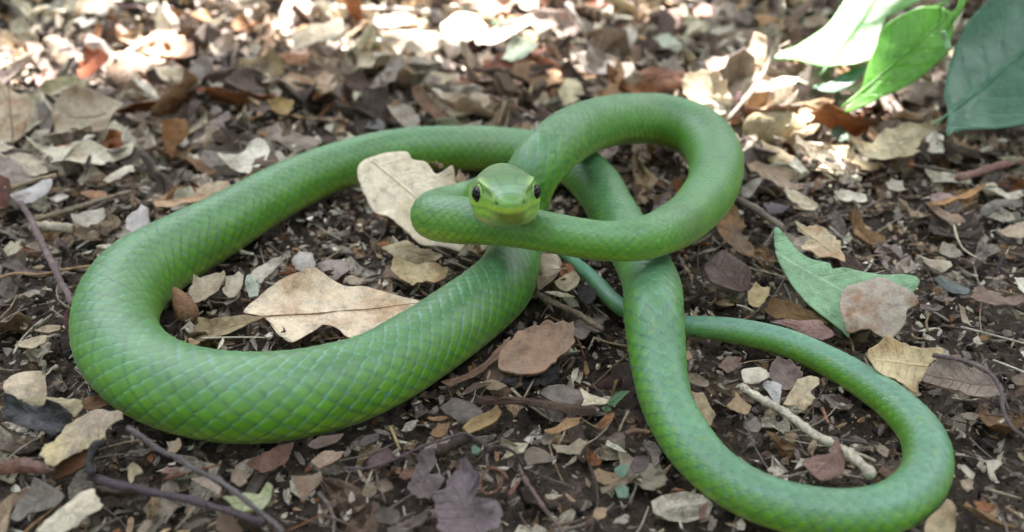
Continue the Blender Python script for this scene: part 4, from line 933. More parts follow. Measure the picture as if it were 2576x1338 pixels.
L('F', '#A48480', '640,1100 850,1080 1000,1080 1100,1140 1150,1190 1060,1240 940,1200 800,1140', 'dusty pink leaf along the upper edge of the tail', tilt=14, z=.9)
twig('F', '#84786C', '405,160 560,245 680,330 760,385', 62, 'short thick grey stick right of the right coil', z=1.2, wob=.06)
L('F', '#D6CCB2', '745,110 830,105 950,170 1020,230 930,265 850,200', 'oblong cream leaf above the short thick grey stick', tilt=12, z=.9, jag=.006)
L('F', '#D6D4C4', '1130,130 1250,110 1350,130 1390,180 1290,205 1180,170', 'white oval leaf right of the oblong cream leaf', tilt=14, z=.9, jag=.004)
L('F', '#AE9A88', '600,-20 720,10 860,60 930,110 800,90 680,70', 'tan strip running down from behind the coil at the right', tilt=12)
L('F', '#A59E94', '440,150 450,60 560,0 620,-10 560,80 500,150', 'grey leaf edge touching the outside of the right coil', tilt=20)
L('F', '#C0945E', '1830,222 1960,185 2120,125 2240,65 2290,60 2190,150 2040,205', 'long golden-orange blade of leaf near the right edge', tilt=15, z=1.1, curl=.4)
L('F', '#A28A76', '1820,200 1960,230 2080,270 2140,350 2030,340 1910,270', 'tan pointed leaf under the golden-orange blade', tilt=12)
L('F', '#AE9490', '1850,150 1940,120 2060,130 2030,180 1900,195', 'pinkish leaf above the golden-orange blade', tilt=12)
L('F', '#D0C8BC', '1760,600 1860,620 2010,620 2030,680 1950,705 1840,660', 'white triangular leaf at the right, above the steel-blue one', tilt=12, z=.9)
L('F', '#4E5A6E', '1880,760 2000,750 2170,840 2140,885 2020,850', 'dark steel-blue leaf at the right', tilt=12, mat=M_SHINY)
L('F', '#8F7A6E', '2150,900 2240,850 2350,870 2420,910 2600,900 2560,960 2350,975 2240,945', 'brown-pink ragged leaf at the right edge', tilt=12)
L('F', '#AFA08E', '2080,960 2130,1000 2180,1140 2110,1080', 'narrow beige leaf pointing down at the right', tilt=14)
L('F', '#DADACA', '2510,750 2570,760 2640,830 2600,890 2530,830', 'white leaf cut by the right frame edge', tilt=14, z=1)
L('F', '#BAA892', '2340,440 2460,370 2600,330 2640,460 2450,470', 'light beige leaf at the right edge below the grey arched one', tilt=18)
L('F', '#8E8882', '2250,270 2300,190 2400,150 2560,170 2560,220 2400,220 2330,280', 'grey arched leaf at the right edge', tilt=40, curl=-.5)
L('F', '#726C80', '600,200 700,180 800,230 760,270 640,260', 'bluish mauve leaf above the short thick grey stick', tilt=14, z=.6)
L('F', '#A69C8C', '1930,560 1960,490 2050,510 2120,590 2020,600', 'weathered beige leaf at the right above the white triangular one', tilt=14)
L('F', '#BEB6A8', '1510,70 1570,20 1650,40 1670,120 1580,110', 'pale grey rounded leaf at the right behind the white oval one', tilt=20)
twig('F', '#C8BCA0', '2050,360 2080,460 2130,540 2220,600', 18, 'thin cream bent straw at the right', z=1.2)
twig('F', '#33272a', '2420,590 2390,670 2355,745', 34, 'short black stick at the right edge', z=1.2)
twig('F', '#8E8474', '55,505 150,465 260,395', 34, 'pale grey twig poking out under the right coil', z=1.0)
twig('C', '#A87C74', '2080,1345 2250,1290 2400,1250 2600,1200', 60, 'pinkish-brown stick at the right edge below the dark green leaf', z=1.2)
twig('C', '#8a7e70', '1650,1240 1850,1260 2100,1310', 28, 'thin grey stick below the big pale yellow leaf', z=1.0)
twig('C', '#A89E8C', '745,-40 745,120 730,230 695,370 620,530 500,710 330,915', 44, 'tall bare twig leaning from the top right of the snake’s loop to the far edge', z=5.5, z2=1.2)
twig('C', '#988c78', '700,365 750,345 800,318', 24, 'short side stub beside the tall bare twig', z=3.4)
twig('B', '#7C5A4A', '1120,725 1280,790 1480,880', 26, 'thin red-brown twig behind the left shoulder of the top loop', z=1.4)
twig('B', '#C0B4A8', '1700,30 1780,140 1850,260 1900,385', 42, 'pale twig standing at the far side right of the rounded grey-pink leaf', z=2.6, z2=1)
twig('C', '#8e8278', '500,775 640,810 800,800 900,795', 34, 'grey twig lying under the mauve-brown leaf at the right', z=1.2)
# ---- inside the tail loop and bottom right
twig('I', '#C6BDAA', '445,240 560,300 700,390 850,500 1000,600 1150,685 1270,770 1430,915', 56, 'long bleached stick lying inside the tail loop', z=1.3, taper=1.35, wob=.05)
twig('I', '#B8AE9A', '1260,740 1360,770 1450,810', 22, 'thin splinter beside the bleached stick', z=1.4)
L('I', '#CEC7B8', '450,100 560,85 620,120 650,170 560,200 460,210', 'white chip at the upper end of the bleached stick', tilt=14, z=1, jag=.006)
L('I', '#80706C', '640,150 700,60 800,70 880,130 870,240 760,310 680,250', 'mauve-brown leaf under the lobed beige one inside the tail loop', tilt=10, z=.6)
L('I', '#C2B394', '770,360 820,270 870,180 950,150 1020,170 1040,220 960,280 1000,330 960,400 910,435 870,400 790,380', 'lobed beige leaf inside the tail loop', tilt=16, z=1, jag=.012)
L('I', '#BABAC4', '600,210 680,190 750,220 740,300 720,380 660,300', 'bluish white leaf between the white chip and the lobed beige leaf', tilt=14, z=.8)
L('I', '#96766E', '910,790 1020,750 1110,750 1150,630 1190,700 1225,780 1220,880 1150,920 1050,950 980,920 940,860', 'dusty pink leaf with a raised point beside the bleached stick', tilt=24, z=1.2, jag=.006)
L('I', '#AC9472', '340,380 390,320 400,270 450,330 520,380 500,450 420,440', 'tan pointed leaf left of the bleached stick inside the tail loop', tilt=16)
L('I', '#B4A080', '60,290 150,290 200,380 240,470 210,535 150,480 110,400', 'gnawed tan leaf hugging the inner left side of the tail loop', tilt=30, z=.9, jag=.03, spot='#5a3c28')
L('I', '#A89E8C', '1450,690 1500,670 1560,730 1540,780 1490,760', 'small pale flake near the right end inside the tail loop', tilt=12)
L('I', '#7C6C60', '1780,225 1850,100 1950,45 2100,90 2300,180 2400,260 2390,315 2200,335 2060,290 1900,240', 'glossy brown leaf with a white glint right of the tail loop', tilt=22, z=.9, mat=M_SHINY, curl=.35, jag=.004)
twig('I', '#66565A', '1890,0 2050,30 2200,80 2330,160 2400,260 2420,420 2480,540 2600,640', 36, 'long dark curved twig along the glossy brown leaf at the right', z=1.7)
L('I', '#B4A280', '1830,1370 1850,1240 1950,1150 2000,1085 2050,1160 2070,1290 2040,1370', 'tan leaf at the bottom right corner touching the tail loop', tilt=22, z=.8, jag=.006)
L('I', '#847A74', '450,560 540,470 590,540 560,600', 'grey wedge-shaped leaf inside the tail loop', tilt=16)
L('I', '#8E7A70', '270,100 330,10 440,30 430,90 340,140', 'brown-grey leaf under the tail near the two crossing coils', tilt=16)
L('I', '#A59C8C', '30,140 100,150 200,210 180,250 110,240 30,200', 'weathered tan leaf in the corner between coil and tail', tilt=14)
twig('I', '#a06850', '1060,395 1080,450 1105,510', 24, 'short red-brown straw inside the tail loop', z=1.0)
L('I', '#D0CABC', '2085,850 2120,840 2200,900 2190,945 2130,910', 'white curled splinter at the right near the bottom', tilt=20, z=1, curl=.5)
L('I', '#C8BFB0', '2280,800 2370,790 2400,830 2350,880 2370,960 2330,950', 'white-edged leaf with a black hollow at the right near the bottom', tilt=28, z=1, spot='#1c1a1c')
L('I', '#A8704A', '2200,1110 2280,1110 2370,1140 2310,1190 2230,1170', 'orange-brown flake in the bottom right corner', tilt=14, z=.9)
L('I', '#BAA890', '2100,950 2160,930 2200,1000 2150,1030 2110,1000', 'cream-tan flake below the white curled splinter', tilt=14)
L('I', '#4A3832', '1110,310 1180,305 1270,350 1240,375 1150,345', 'dark brown curled flake at the upper edge inside the tail loop', tilt=22)
L('I', '#7A5C50', '120,1160 190,1110 180,1200 130,1250', 'small rust leaf below the body near the bottom edge', tilt=14)
L('I', '#98887C', '2100,440 2180,430 2240,450 2210,490 2130,480', 'small pinkish flake right of the tail loop', tilt=12)
L('I', '#908070', '2470,180 2540,150 2600,180 2590,240 2500,230', 'orange-grey leaf at the right edge above the curved twig', tilt=18)
# round lumpy seed head
bv, bf = lathe([(0.001, -1), (.35, -.93), (.66, -.75), (.88, -.45), (1, 0), (.9, .42), (.68, .74), (.36, .94), (.001, 1)], 22)
bc = at(*wv('C', 690, 965), .95)
bv = bv * 1.0 * (1 + .14 * vnoise(bv, 2.2, 5) + .08 * vnoise(bv, 6, 6))[:, None]
cpt = np.tile(lin('#B0A07C') * .8, (len(bv), 1)) * (1 + .35 * vnoise(bv, 4, 7))[:, None]
bv = bc + bv * np.array([1.35, .95, .85])
tag(mesh('seed_case', bv, bf, M_LITTER, {'tint': cpt}, origin=bc - np.array([0, 0, .8])), 'round lumpy beige seed case right of the snake’s upper loop', 'seed case')
# ---- tiny seedling
sd = at(*wv('J', 2030, 1080), .4)
e_ = bpy.data.objects.new('seedling', None); sc.collection.objects.link(e_); e_.location = sd * CM
tag(e_, 'tiny green seedling with two leaves left of the snake’s right coil', 'seedling')
for oc in ('2000,1040 2030,990 2100,945 2170,950 2110,1000 2060,1055', '1960,1065 2000,1055 2040,1080 2000,1100'):
    seedc[0] += 1
    xy = smooth_closed([wv('J', a, b) for a, b in pts(oc)], 4)
    ob, inf = place_leaf('leaf', xy, 1.2, 22, 10, lin('#6E9A62') * .5, lin('#5f8f50') * .4, .6, M_GREEN, jag=0, seed=seedc[0])
    child(ob, e_)
sp_ = np.array([sd, sd + np.array([0.02, .02, .4]), sd + np.array([.1, .05, .9])])
v_, f_ = tube(catmull(np.c_[sp_, sp_[:, :1]], 5)[:, :3], .035, 6)
child(mesh('stem', v_, f_, M_WOOD, {'tint': np.tile(lin('#8a7a4a') * .6, (len(v_), 1))}, origin=sd), e_)
# ---- the living plant at the top right
pb = at(2420, 60, 0.0)
pl = bpy.data.objects.new('green_plant', None); sc.collection.objects.link(pl); pl.location = pb * CM
tag(pl, 'low green plant with broad pointed leaves hanging over the litter at the top right', 'plant')
def pleaf(win, outline, z, tilt, roll, colour, spot, label, rad, colr, axd, **kw):
    seedc[0] += 1
    xy = smooth_closed([wv(win, a, b) for a, b in pts(outline)], 5)
    kw.setdefault('curl', .12); kw.setdefault('bend', .1)
    ob, inf = place_leaf('leaf', xy, z, tilt, roll, colour, spot, 1.0, M_GREEN, jag=0, ripple=.025, seed=seedc[0], axis_dir=axd, **kw)
    if label: ob['label'] = label
    midrib(ob, inf, M_GREEN, colr, rad)
    child(ob, pl)
    return ob
pleaf('C', '1930,1120 1955,900 1945,750 1980,560 2030,400 2100,240 2220,110 2400,10 2700,-60 2900,200 2950,500 2850,760 2700,900 2575,980 2400,1020 2200,1045 2060,1060 1985,1075', 2.2, 30, 0,
      np.array([.075, .185, .11]), np.array([.06, .16, .09]), 'large dark bluish green leaf', .05, np.array([.10, .26, .13]), (.75, .65))
pleaf('C', '1185,890 1330,700 1370,570 1420,430 1470,330 1520,200 1640,120 1800,60 1950,60 2030,110 2040,250 1990,410 1930,470 1800,580 1640,680 1500,740 1380,810 1280,855', 2.0, 42, 0,
      np.array([.12, .36, .025]), np.array([.09, .30, .02]), 'bright yellow-green leaf with a long drip tip', .05, np.array([.25, .48, .12]), (.75, .65))
pleaf('C', '650,550 800,440 960,310 1080,200 1160,100 1230,0 1280,-80 1800,-120 1950,0 1700,60 1540,140 1480,280 1440,430 1390,500 1270,540 1160,545 1000,570 850,550', 2.0, 20, -6,
      np.array([.15, .36, .09]), np.array([.13, .33, .07]), 'green leaf bleached white by direct sun', .045, np.array([.10, .25, .08]), (.6, .8))
pleaf('C', '980,665 1110,620 1200,560 1380,520 1330,600 1180,690 1090,705', 1.5, 14, 0,
      np.array([.13, .26, .16]), np.array([.1, .22, .12]), 'small grey-green leaf under the bleached one', .03, np.array([.15, .3, .16]), (.9, .4))
def stem(pth, thick, zz, colr):
    P = np.array([at(*wv('C', a, b), z_) for (a, b), z_ in zip(pts(pth), zz)])
    d = catmull(np.c_[P, P[:, :1]], 6)[:, :3]
    v, f = tube(d, thick * .3334 / 2 / FPX * depth(d.mean(0)), 10)
    child(mesh('stem', v, f, M_GREEN, {'tint': np.tile(colr, (len(v), 1)), 'spot': np.tile(colr, (len(v), 1)), 'lu': np.zeros(len(v)), 'lv': np.ones(len(v)), 'vein': np.zeros(len(v))}, origin=d[0]), pl)
stem('2140,-120 2115,-20 2085,70 2030,150 1985,225', 50, (7, 6.6, 6.2, 5.8, 5.4), np.array([.2, .45, .1]))
stem('1960,235 1985,300 2010,375', 48, (5.6, 5.3, 5.0), np.array([.28, .48, .28]))
stem('2000,10 1920,45 1800,80 1700,110', 24, (5.6, 5.2, 4.9, 4.6), np.array([.22, .45, .12]))
stem('2140,-120 2200,-200 2260,-320 2300,-420', 50, (7, 5, 2, -.3), np.array([.2, .45, .1]))
# ------------------------------------------------------------------ random litter that fills the floor between the traced pieces
def frame_xy(P):
    P = np.atleast_2d(P); d = P[:, 1] * CP - (P[:, 2] - CAM_H) * SP; up = P[:, 1] * SP + (P[:, 2] - CAM_H) * CP
    return np.c_[1288 + P[:, 0] / d * FPX, 669 - up / d * FPX]
TEMPL = []
def outline_of(kind, r, n):
    a = np.linspace(0, 2 * np.pi, n, endpoint=False)
    if kind == 'blade': L_, W_ = 1.0, r.uniform(.22, .4); x = np.cos(a) * L_; y = np.sin(a) * W_ * (1 - .25 * np.cos(a)) * np.abs(np.sin(a)) ** .35
    elif kind == 'oval': L_, W_ = 1.0, r.uniform(.42, .7); x = np.cos(a) * L_; y = np.sin(a) * W_
    else:
        rad = r.uniform(.35, 1.0, n); rad = (rad + np.roll(rad, 1) * .3) / 1.3
        x = np.cos(a) * rad; y = np.sin(a) * rad * r.uniform(.28, .85)
    return np.c_[x, y]
for t_ in range(36):
    r = np.random.default_rng(500 + t_)
    kind = ['torn', 'torn', 'blade', 'torn', 'blade', 'oval', 'torn', 'torn', 'blade'][t_ % 9]
    n = 9
    o2 = outline_of(kind, r, n) * (1 + r.normal(size=(n, 1)) * (.17 if kind == 'torn' else .05))
    R2 = [0.0, 0.6, 1.0]
    V = np.vstack([np.zeros((1, 2)), o2 * .6, o2])
    c_, b_ = r.uniform(-.45, .6), r.uniform(-.2, .3)
    z = c_ * V[:, 1] ** 2 + b_ * V[:, 0] ** 2 + .13 * r.normal(size=len(V))
    top = np.c_[V, z]; m = len(V); bot = top - np.array([0, 0, .035])
    F = [(0, 1 + i, 1 + (i + 1) % n) for i in range(n)]
    for i in range(n):
        j = (i + 1) % n; F += [(1 + i, 1 + n + i, 1 + n + j), (1 + i, 1 + n + j, 1 + j)]
    Fb = [(f[0] + m, f[2] + m, f[1] + m) for f in F]; e0 = 1 + n; Rm = []
    for i in range(n):
        j = (i + 1) % n; Rm += [(e0 + i, e0 + i + m, e0 + j + m), (e0 + i, e0 + j + m, e0 + j)]
    TEMPL.append((np.vstack([top, bot]), np.array(F + Fb + Rm), kind))
TINY = []
for t_ in range(36):
    r = np.random.default_rng(900 + t_); n = 6
    o2 = outline_of(['torn', 'blade', 'torn'][t_ % 3], r, n) * (1 + .15 * r.normal(size=(n, 1)))
    V = np.vstack([np.zeros((1, 2)), o2]); z = r.uniform(-.4, .6) * V[:, 1] ** 2 + r.uniform(-.2, .4) * V[:, 0] ** 2 + .1 * r.normal(size=n + 1)
    top = np.c_[V, z]; m = n + 1; F = [(0, 1 + i, 1 + (i + 1) % n) for i in range(n)]
    Rm = [f for i in range(n) for f in ((1 + i, 1 + i + m, 1 + (i + 1) % n + m), (1 + i, 1 + (i + 1) % n + m, 1 + (i + 1) % n))]
    TINY.append((np.vstack([top, top - [0, 0, .06]]), np.array(F + [(f[0] + m, f[2] + m, f[1] + m) for f in F] + Rm), 'tiny'))
PAL = ['#C6BCA8', '#D6CEB8', '#A69C8C', '#908478', '#AE9474', '#8F7050', '#746050', '#5C4C42', '#80726A', '#9C8E80', '#84583A', '#DAD3C2', '#4C4038', '#A89E86', '#6C6058', '#96826A']
PALW = np.array([7, 4, 9, 9, 6, 5, 7, 6, 6, 8, 3, 2.2, 4, 6, 6, 7.0]); PALW /= PALW.sum()
PALC = np.array([lin(c) for c in PAL]) * .85
snk = CL[::10, :]; snr = R0[::10]
def rot(yaw, tx, ty):
    cz, sz = np.cos(yaw), np.sin(yaw); cx, sx = np.cos(tx), np.sin(tx); cy, sy = np.cos(ty), np.sin(ty)
    Z = np.zeros_like(cz); O = np.ones_like(cz)
    Rz = np.stack([np.stack([cz, -sz, Z], -1), np.stack([sz, cz, Z], -1), np.stack([Z, Z, O], -1)], -2)
    Rx = np.stack([np.stack([O, Z, Z], -1), np.stack([Z, cx, -sx], -1), np.stack([Z, sx, cx], -1)], -2)
    Ry = np.stack([np.stack([cy, Z, sy], -1), np.stack([Z, O, Z], -1), np.stack([-sy, Z, cy], -1)], -2)
    return Rz @ Rx @ Ry
def scatter(n, xr, yr, smin, smax, zr, tiltsd, seed, dens=None, palette=None, power=2.0):
    r = np.random.default_rng(seed)
    x = r.uniform(*xr, n); y = r.uniform(*yr, n)
    if dens is not None:
        keep = r.uniform(size=n) < dens(x, y); x, y = x[keep], y[keep]
    n = len(x)
    s = smin + (smax - smin) * r.uniform(size=n) ** power
    p = np.c_[x, y, np.zeros(n)]
    z = ground_z(p) + r.uniform(*zr, n)
    # keep clear of the snake's body
    d = np.sqrt(((p[:, None, :2] - snk[None, :, :2]) ** 2).sum(-1)); bot = snk[:, 2] - snr
    near = (d < (snr[None] * .70 + s[:, None] * .38)) & (bot[None] < z[:, None] + s[:, None] * .4)
    ok = ~near.any(1)
    p[:, 2] = z
    k = PALC if palette is None else palette
    ci = r.choice(len(k), size=n, p=PALW if palette is None else None)
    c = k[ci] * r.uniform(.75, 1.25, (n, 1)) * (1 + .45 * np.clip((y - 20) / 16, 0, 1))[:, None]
    Rm = rot(r.uniform(0, 2 * np.pi, n), r.normal(0, tiltsd, n), r.normal(0, tiltsd, n))
    ti = r.integers(0, len(TEMPL), n)
    return p[ok], s[ok], c[ok], Rm[ok], ti[ok]
def build_stuff(name, data, mat, label, templ):
    p, s, c, Rm, ti = data
    Vs, Fs, Cs, off = [], [], [], 0
    for t in range(len(templ)):
        m = np.where(ti == t)[0]
        if not len(m): continue
        T0, F0 = templ[t][0], templ[t][1]
        V = np.einsum('nij,vj->nvi', Rm[m], T0) * s[m][:, None, None]
        V += p[m][:, None]
        Vs.append(V.reshape(-1, 3)); Cs.append(np.repeat(c[m], len(T0), 0))
        Fs.append((F0[None] + (np.arange(len(m)) * len(T0))[:, None, None]).reshape(-1, 3) + off); off += len(m) * len(T0)
    ob = mesh(name, np.vstack(Vs), np.vstack(Fs), mat, {'tint': np.vstack(Cs)}, smooth=False)
    return tag(ob, label, kind='stuff')
# how leafy the floor is: thick litter far away, bare soil in the lower right and lower middle
def leafy(x, y):
    f = frame_xy(np.c_[x, y, np.zeros(len(x))])
    base_ = np.clip((760 - f[:, 1]) / 420, 0, 1) * .8 + .22
    base_ = np.where((f[:, 0] > 1500) & (f[:, 1] > 480), base_ * .8, base_)
    hole = 1 - .35 * np.clip(vnoise(np.c_[x, y, 0 * x], .25, 44) * 2, 0, 1)
    return base_ * hole
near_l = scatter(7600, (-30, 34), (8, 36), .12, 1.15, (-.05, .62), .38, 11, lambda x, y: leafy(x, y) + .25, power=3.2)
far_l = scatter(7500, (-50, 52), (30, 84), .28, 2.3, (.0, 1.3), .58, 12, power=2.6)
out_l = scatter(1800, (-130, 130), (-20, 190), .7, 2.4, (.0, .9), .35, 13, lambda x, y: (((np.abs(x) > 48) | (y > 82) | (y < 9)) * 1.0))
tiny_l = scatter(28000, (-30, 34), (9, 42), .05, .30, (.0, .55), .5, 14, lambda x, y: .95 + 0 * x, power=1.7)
# the largest loose pieces in view become leaves of their own
def pick_individuals(data, count):
    p, s, c, Rm, ti = data
    f = frame_xy(p); dpt = p[:, 1] * CP - (p[:, 2] - CAM_H) * SP
    vis = (f[:, 0] > 10) & (f[:, 0] < 2566) & (f[:, 1] > 10) & (f[:, 1] < 1330)
    size = s / dpt * vis
    order = np.argsort(-size)[:count]; mask = np.zeros(len(p), bool); mask[order] = True
    return [a[mask] for a in data], [a[~mask] for a in data]
CN = {0: 'putty', 1: 'cream', 2: 'taupe', 3: 'grey-brown', 4: 'ochre-tan', 5: 'amber-brown', 6: 'dark brown', 7: 'blackish brown', 8: 'mauve-grey', 9: 'dusty grey', 10: 'rust-brown', 11: 'off-white', 12: 'near-black', 13: 'olive-grey', 14: 'slate-mauve', 15: 'mid-brown'}
shape_word = {'torn': 'torn scrap of leaf', 'oval': 'small oval leaf', 'blade': 'narrow pointed leaf'}
used_labels = {t[2] for t in REG if t[2]}
def short(lbl):
    for sp in (' lying ', ' between ', ' under ', ' behind ', ' left of ', ' right of ', ' above ', ' below ', ' beside ', ' at ', ' near ', ' inside ', ' over ', ' just ', ' touching ', ' close ', ' with ', ' on ', ' tucked ', ' crossed ', ' standing ', ' leaning ', ' pointing ', ' in ', ' against ', ' hugging ', ' along ', ' poking ', ' lit ', ', ', ' outside ', ' far ', ' cut ', ' right ', ' running ', ' partly ', ' showing ', ' curling ', ' and '):
        lbl = lbl.split(sp)[0]
    return lbl
refs = [(np.array(c), s, short(l)) for c, s, l in REG if l and 3 <= len(short(l).split()) <= 6]
cnt_short = {}
for _, _, l in refs: cnt_short[l] = cnt_short.get(l, 0) + 1
refs = [t for t in refs if cnt_short[t[2]] == 1]
def make_individuals(data):
    p, s, c, Rm, ti = data
    for k in range(len(p)):
        T0, F0, kind = TEMPL[ti[k]]
        # a finer leaf from the same outline
        n = 9; o2 = smooth_closed(T0[1 + n:1 + 2 * n, :2], 4, .1 if kind == 'torn' else .6)
        r = random.Random(9000 + k)
        V, F, lu, lv, cc, ax, L_, W_ = leaf_geometry(o2 * s[k], curl=r.uniform(-.35, .5), bend=r.uniform(-.1, .25), ripple=.11, jag=.035 if kind == 'torn' else .006, thick=.028, seed=9000 + k)
        P = (Rm[k] @ V.T).T + p[k]
        a = {'tint': np.tile(c[k], (len(P), 1)), 'spot': np.tile(c[k] * np.array([.5, .42, .34]), (len(P), 1)), 'lu': lu, 'lv': lv, 'vein': np.full(len(P), .6 if kind != 'torn' else .25)}
        ob = mesh('dead_leaf', P, F, M_DEAD, a, origin=np.array([p[k][0], p[k][1], P[:, 2].min()]))
        f = frame_xy(p[k])[0]
        ci = int(np.argmin(((PALC / PALC.sum(1)[:, None] - c[k] / c[k].sum()) ** 2).sum(1) * 30 + ((np.log(PALC.sum(1)) - np.log(c[k].sum())) ** 2)))
        order = sorted(refs, key=lambda t: np.linalg.norm((t[0] - f) * (1, 1.4)))
        done = False
        for t in order[:6]:
            dx, dy = f - t[0]
            if abs(dx) > abs(dy) * 1.3: rel = 'left of' if dx < 0 else 'right of'
            else: rel = 'behind' if dy < 0 else 'in front of'
            lb = f'{CN[ci]} {shape_word[kind]} {rel} the {t[2]}'
            if lb not in used_labels: done = True; break
        used_labels.add(lb)
        tag(ob, lb, 'leaf', GROUP)
n_hero = len([o for o in sc.objects if o.name.startswith('dead_leaf')])
quota = max(0, 298 - n_hero)
big1, far_rest = pick_individuals(far_l, int(quota * .7)); big2, near_rest = pick_individuals(near_l, quota - int(quota * .7))
make_individuals(big1); make_individuals(big2)
build_stuff('leaf_litter', [np.concatenate([a, b, c_]) for a, b, c_ in zip(far_rest, near_rest, out_l)], M_LITTER, 'thick litter of broken dead leaves covering the soil', TEMPL)
build_stuff('leaf_crumbs', tiny_l, M_LITTER, 'small crumbs of dead leaf strewn over the bare soil', TINY)
# soil crumbs: lumpy icosahedra
ph = (1 + 5 ** .5) / 2
IV = np.array([(-1, ph, 0), (1, ph, 0), (-1, -ph, 0), (1, -ph, 0), (0, -1, ph), (0, 1, ph), (0, -1, -ph), (0, 1, -ph), (ph, 0, -1), (ph, 0, 1), (-ph, 0, -1), (-ph, 0, 1)]) / 1.9
IF = np.array([(0, 11, 5), (0, 5, 1), (0, 1, 7), (0, 7, 10), (0, 10, 11), (1, 5, 9), (5, 11, 4), (11, 10, 2), (10, 7, 6), (7, 1, 8), (3, 9, 4), (3, 4, 2), (3, 2, 6), (3, 6, 8), (3, 8, 9), (4, 9, 5), (2, 4, 11), (6, 2, 10), (8, 6, 7), (9, 8, 1)])
CT_ = [(IV * np.random.default_rng(k).uniform(.6, 1.25, (12, 1)) * np.array([1, .8, .65]), IF, 'c') for k in range(12)]
cp_ = np.array([lin(c) for c in ('#2c2420', '#3a302a', '#4a3e36', '#241e1c', '#5c5048', '#6e6254', '#1c181a', '#8a7e70')]) * .8
def crumbs(n, seed, xr, yr, smax):
    r = np.random.default_rng(seed); x = r.uniform(*xr, n); y = r.uniform(*yr, n); p = np.c_[x, y, np.zeros(n)]
    p[:, 2] = ground_z(p) + r.uniform(-.12, .12, n)
    s = .025 + smax * r.uniform(size=n) ** 2.6
    return p, s, cp_[r.integers(0, len(cp_), n)] * r.uniform(.7, 1.3, (n, 1)), rot(*(r.uniform(0, 6.28, n) for _ in range(3))), r.integers(0, 12, n)
build_stuff('soil_crumbs', crumbs(15000, 21, (-26, 30), (9, 40), .17), M_CRUMB, 'dark grains and clods of loose soil', CT_)
# fibres and twig bits
r = np.random.default_rng(33); Vs, Fs, Cs, off = [], [], [], 0
for k in range(2600):
    near_ = k < 2000
    x, y = (r.uniform(-28, 32), r.uniform(9, 40)) if near_ else (r.uniform(-45, 45), r.uniform(36, 80))
    p = np.array([x, y, 0.]); p[2] = ground_z(p[None])[0] + r.uniform(.05, .75)
    ln_ = r.uniform(.4, 2.4) * (1 if near_ else 1.6); yw = r.uniform(0, 6.28); el = r.normal(0, .14)
    d = np.array([math.cos(yw) * math.cos(el), math.sin(yw) * math.cos(el), math.sin(el)]); sdv = np.array([-d[1], d[0], 0]) * r.normal(0, .18)
    tt_ = np.linspace(-.5, .5, 5)[:, None]
    P = p + d * tt_ * ln_ + sdv * (tt_ ** 2 - .08) * ln_ * 2
    dd = np.sqrt(((P[:, None, :2] - snk[None, :, :2]) ** 2).sum(-1)) < snr[None] * .9
    if (dd & (snk[:, 2] - snr < P[:, None, 2])[:, :]).any(): continue
    v, f = tube(P, np.linspace(1, .6, 5) * r.uniform(.012, .05) * (1 if near_ else 1.6), 5)
    Vs.append(v); Fs.append(f + off); off += len(v); Cs.append(np.tile(PALC[r.choice(len(PALC), p=PALW)] * r.uniform(.5, 1.1), (len(v), 1)))
tag(mesh('twig_litter', np.vstack(Vs), np.vstack(Fs), M_WOOD, {'tint': np.vstack(Cs)}), 'thin broken twigs and leaf stalks scattered through the litter', kind='stuff')

# ------------------------------------------------------------------ unseen foliage overhead, shaped to shade the floor with gaps for the sun flecks
FLECKS = [('N', 560, 200, 3.6), ('N', 640, 130, 2.2), ('N', 470, 270, 1.6), ('N', 1090, 50, 2.6), ('N', 1060, 110, 1.2), ('N', 1740, 110, 3.2), ('N', 1480, 75, 2.2), ('N', 1600, 30, 2.4), ('N', 1850, 20, 4.0),
          ('N', 2050, 20, 4.0), ('N', 1930, 150, 2.6), ('N', 1960, 205, 1.2), ('N', 2250, 250, 1.9), ('N', 2350, 10, 3.2), ('N', 2840, 220, 1.6), ('N', 3060, 180, 5.2), ('N', 2960, 250, 4.0), ('N', 1250, 160, 1.6), ('N', 700, 40, 2.2), ('N', 300, 60, 1.0),
          ('N', 20, 210, 2.0), ('N', 150, 260, 1.4), ('N', 2600, 20, 2.6), ('N', 2770, 270, .8), ('N', 3440, -10, 2.0)]
fl_pts = [(at(a / 1.4907, b / 1.4907, 1.0 if a < 2900 else 3.0), rad) for _, a, b, rad in FLECKS]
sunv = np.array(SUN_DIR); b1 = np.cross(sunv, [0, 0, 1]); b1 /= np.linalg.norm(b1); b2 = np.cross(b1, sunv)
fl2 = np.array([[p @ b1, p @ b2] for p, _ in fl_pts]); flr = np.array([r_ for _, r_ in fl_pts]) * 0.62
r = np.random.default_rng(77)
Vs, Fs, off = [], [], 0
cen = np.array([0, 38.0, 0]); ccx, ccy = cen @ b1, cen @ b2
lf = np.array([(-1, 0, 0), (-.5, .42, .06), (.1, .5, .1), (.7, .28, .05), (1.15, 0, -.05), (.7, -.28, .05), (.1, -.5, .1), (-.5, -.42, .06), (0, 0, 0)])
lff = np.array([(8, (i + 1) % 8, i) for i in range(8)])
made = 0
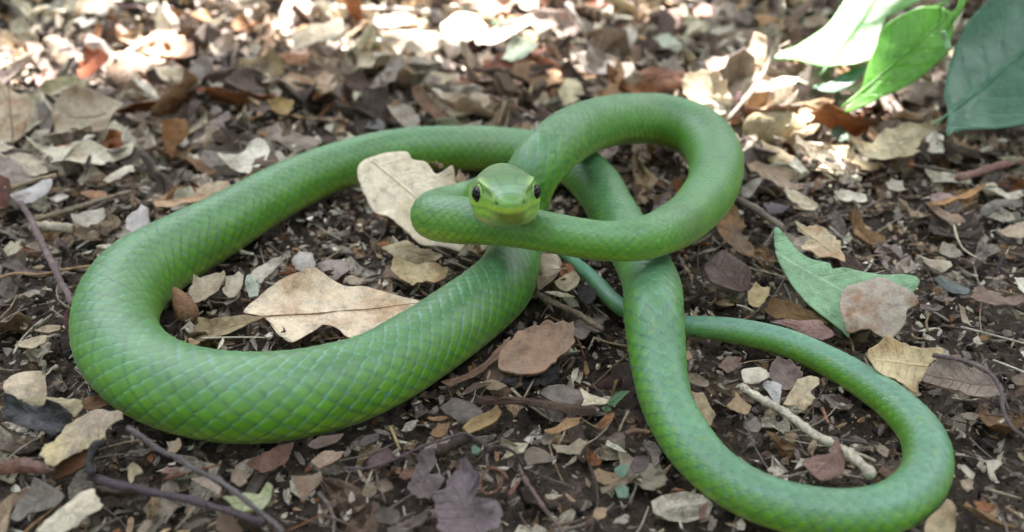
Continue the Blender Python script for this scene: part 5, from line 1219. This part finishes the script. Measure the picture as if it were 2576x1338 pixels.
for k in range(20000):
    a, b = r.uniform(-100, 100), r.uniform(-85, 110)
    dist = r.uniform(190, 260)
    s = r.uniform(3.2, 5.5)
    if k > 14000: s = r.uniform(.8, 2.4)
    d = np.sqrt(((fl2 - np.array([ccx + a, ccy + b])) ** 2).sum(1))
    if (d < flr + s * .62).any(): continue
    c = b1 * (ccx + a) + b2 * (ccy + b) + sunv * dist
    q = rot(np.array([r.uniform(0, 6.28)]), np.array([r.normal(0, .5)]), np.array([r.normal(0, .5)]))[0]
    Vs.append((q @ lf.T).T * s + c); Fs.append(lff + off); off += 9
v = np.vstack(Vs)
tag(mesh('shade_canopy', v, np.vstack(Fs), M_GREEN, {'tint': np.tile((.05, .11, .035), (len(v), 1)), 'spot': np.tile((.05, .13, .02), (len(v), 1)), 'lu': np.zeros(len(v)), 'lv': np.ones(len(v)), 'vein': np.zeros(len(v))}), 'unseen tree canopy shaped to shade the floor and pass sun flecks', kind='stuff')

# ------------------------------------------------------------------ unseen bushes put in all round to keep low light off the floor
r = np.random.default_rng(88); Vs, Fs, off = [], [], 0
for k in range(9000):
    az = r.uniform(0, 2 * np.pi); rad_ = r.uniform(210, 320) ; z_ = 260 * r.uniform() ** .9 * (.45 if math.sin(az) > .3 else 1)
    c = np.array([rad_ * math.cos(az), 35 + rad_ * math.sin(az), z_])
    q = rot(np.array([r.uniform(0, 6.28)]), np.array([r.normal(0, .8)]), np.array([r.normal(0, .8)]))[0]
    rel = c - cen; t_ = rel @ sunv
    pa, pb_ = rel @ b1, rel @ b2
    if abs(pa) < 75 and abs(pb_) < 75 and t_ > 0: continue
    Vs.append((q @ lf.T).T * r.uniform(7, 14) + c); Fs.append(lff + off); off += 9
v = np.vstack(Vs)
tag(mesh('shadebrush', v, np.vstack(Fs), M_GREEN, {'tint': np.tile((.04, .08, .035), (len(v), 1)), 'spot': np.tile((.04, .09, .02), (len(v), 1)), 'lu': np.zeros(len(v)), 'lv': np.ones(len(v)), 'vein': np.zeros(len(v))}), 'leafy undergrowth put in unseen around the floor to block low light', kind='stuff')
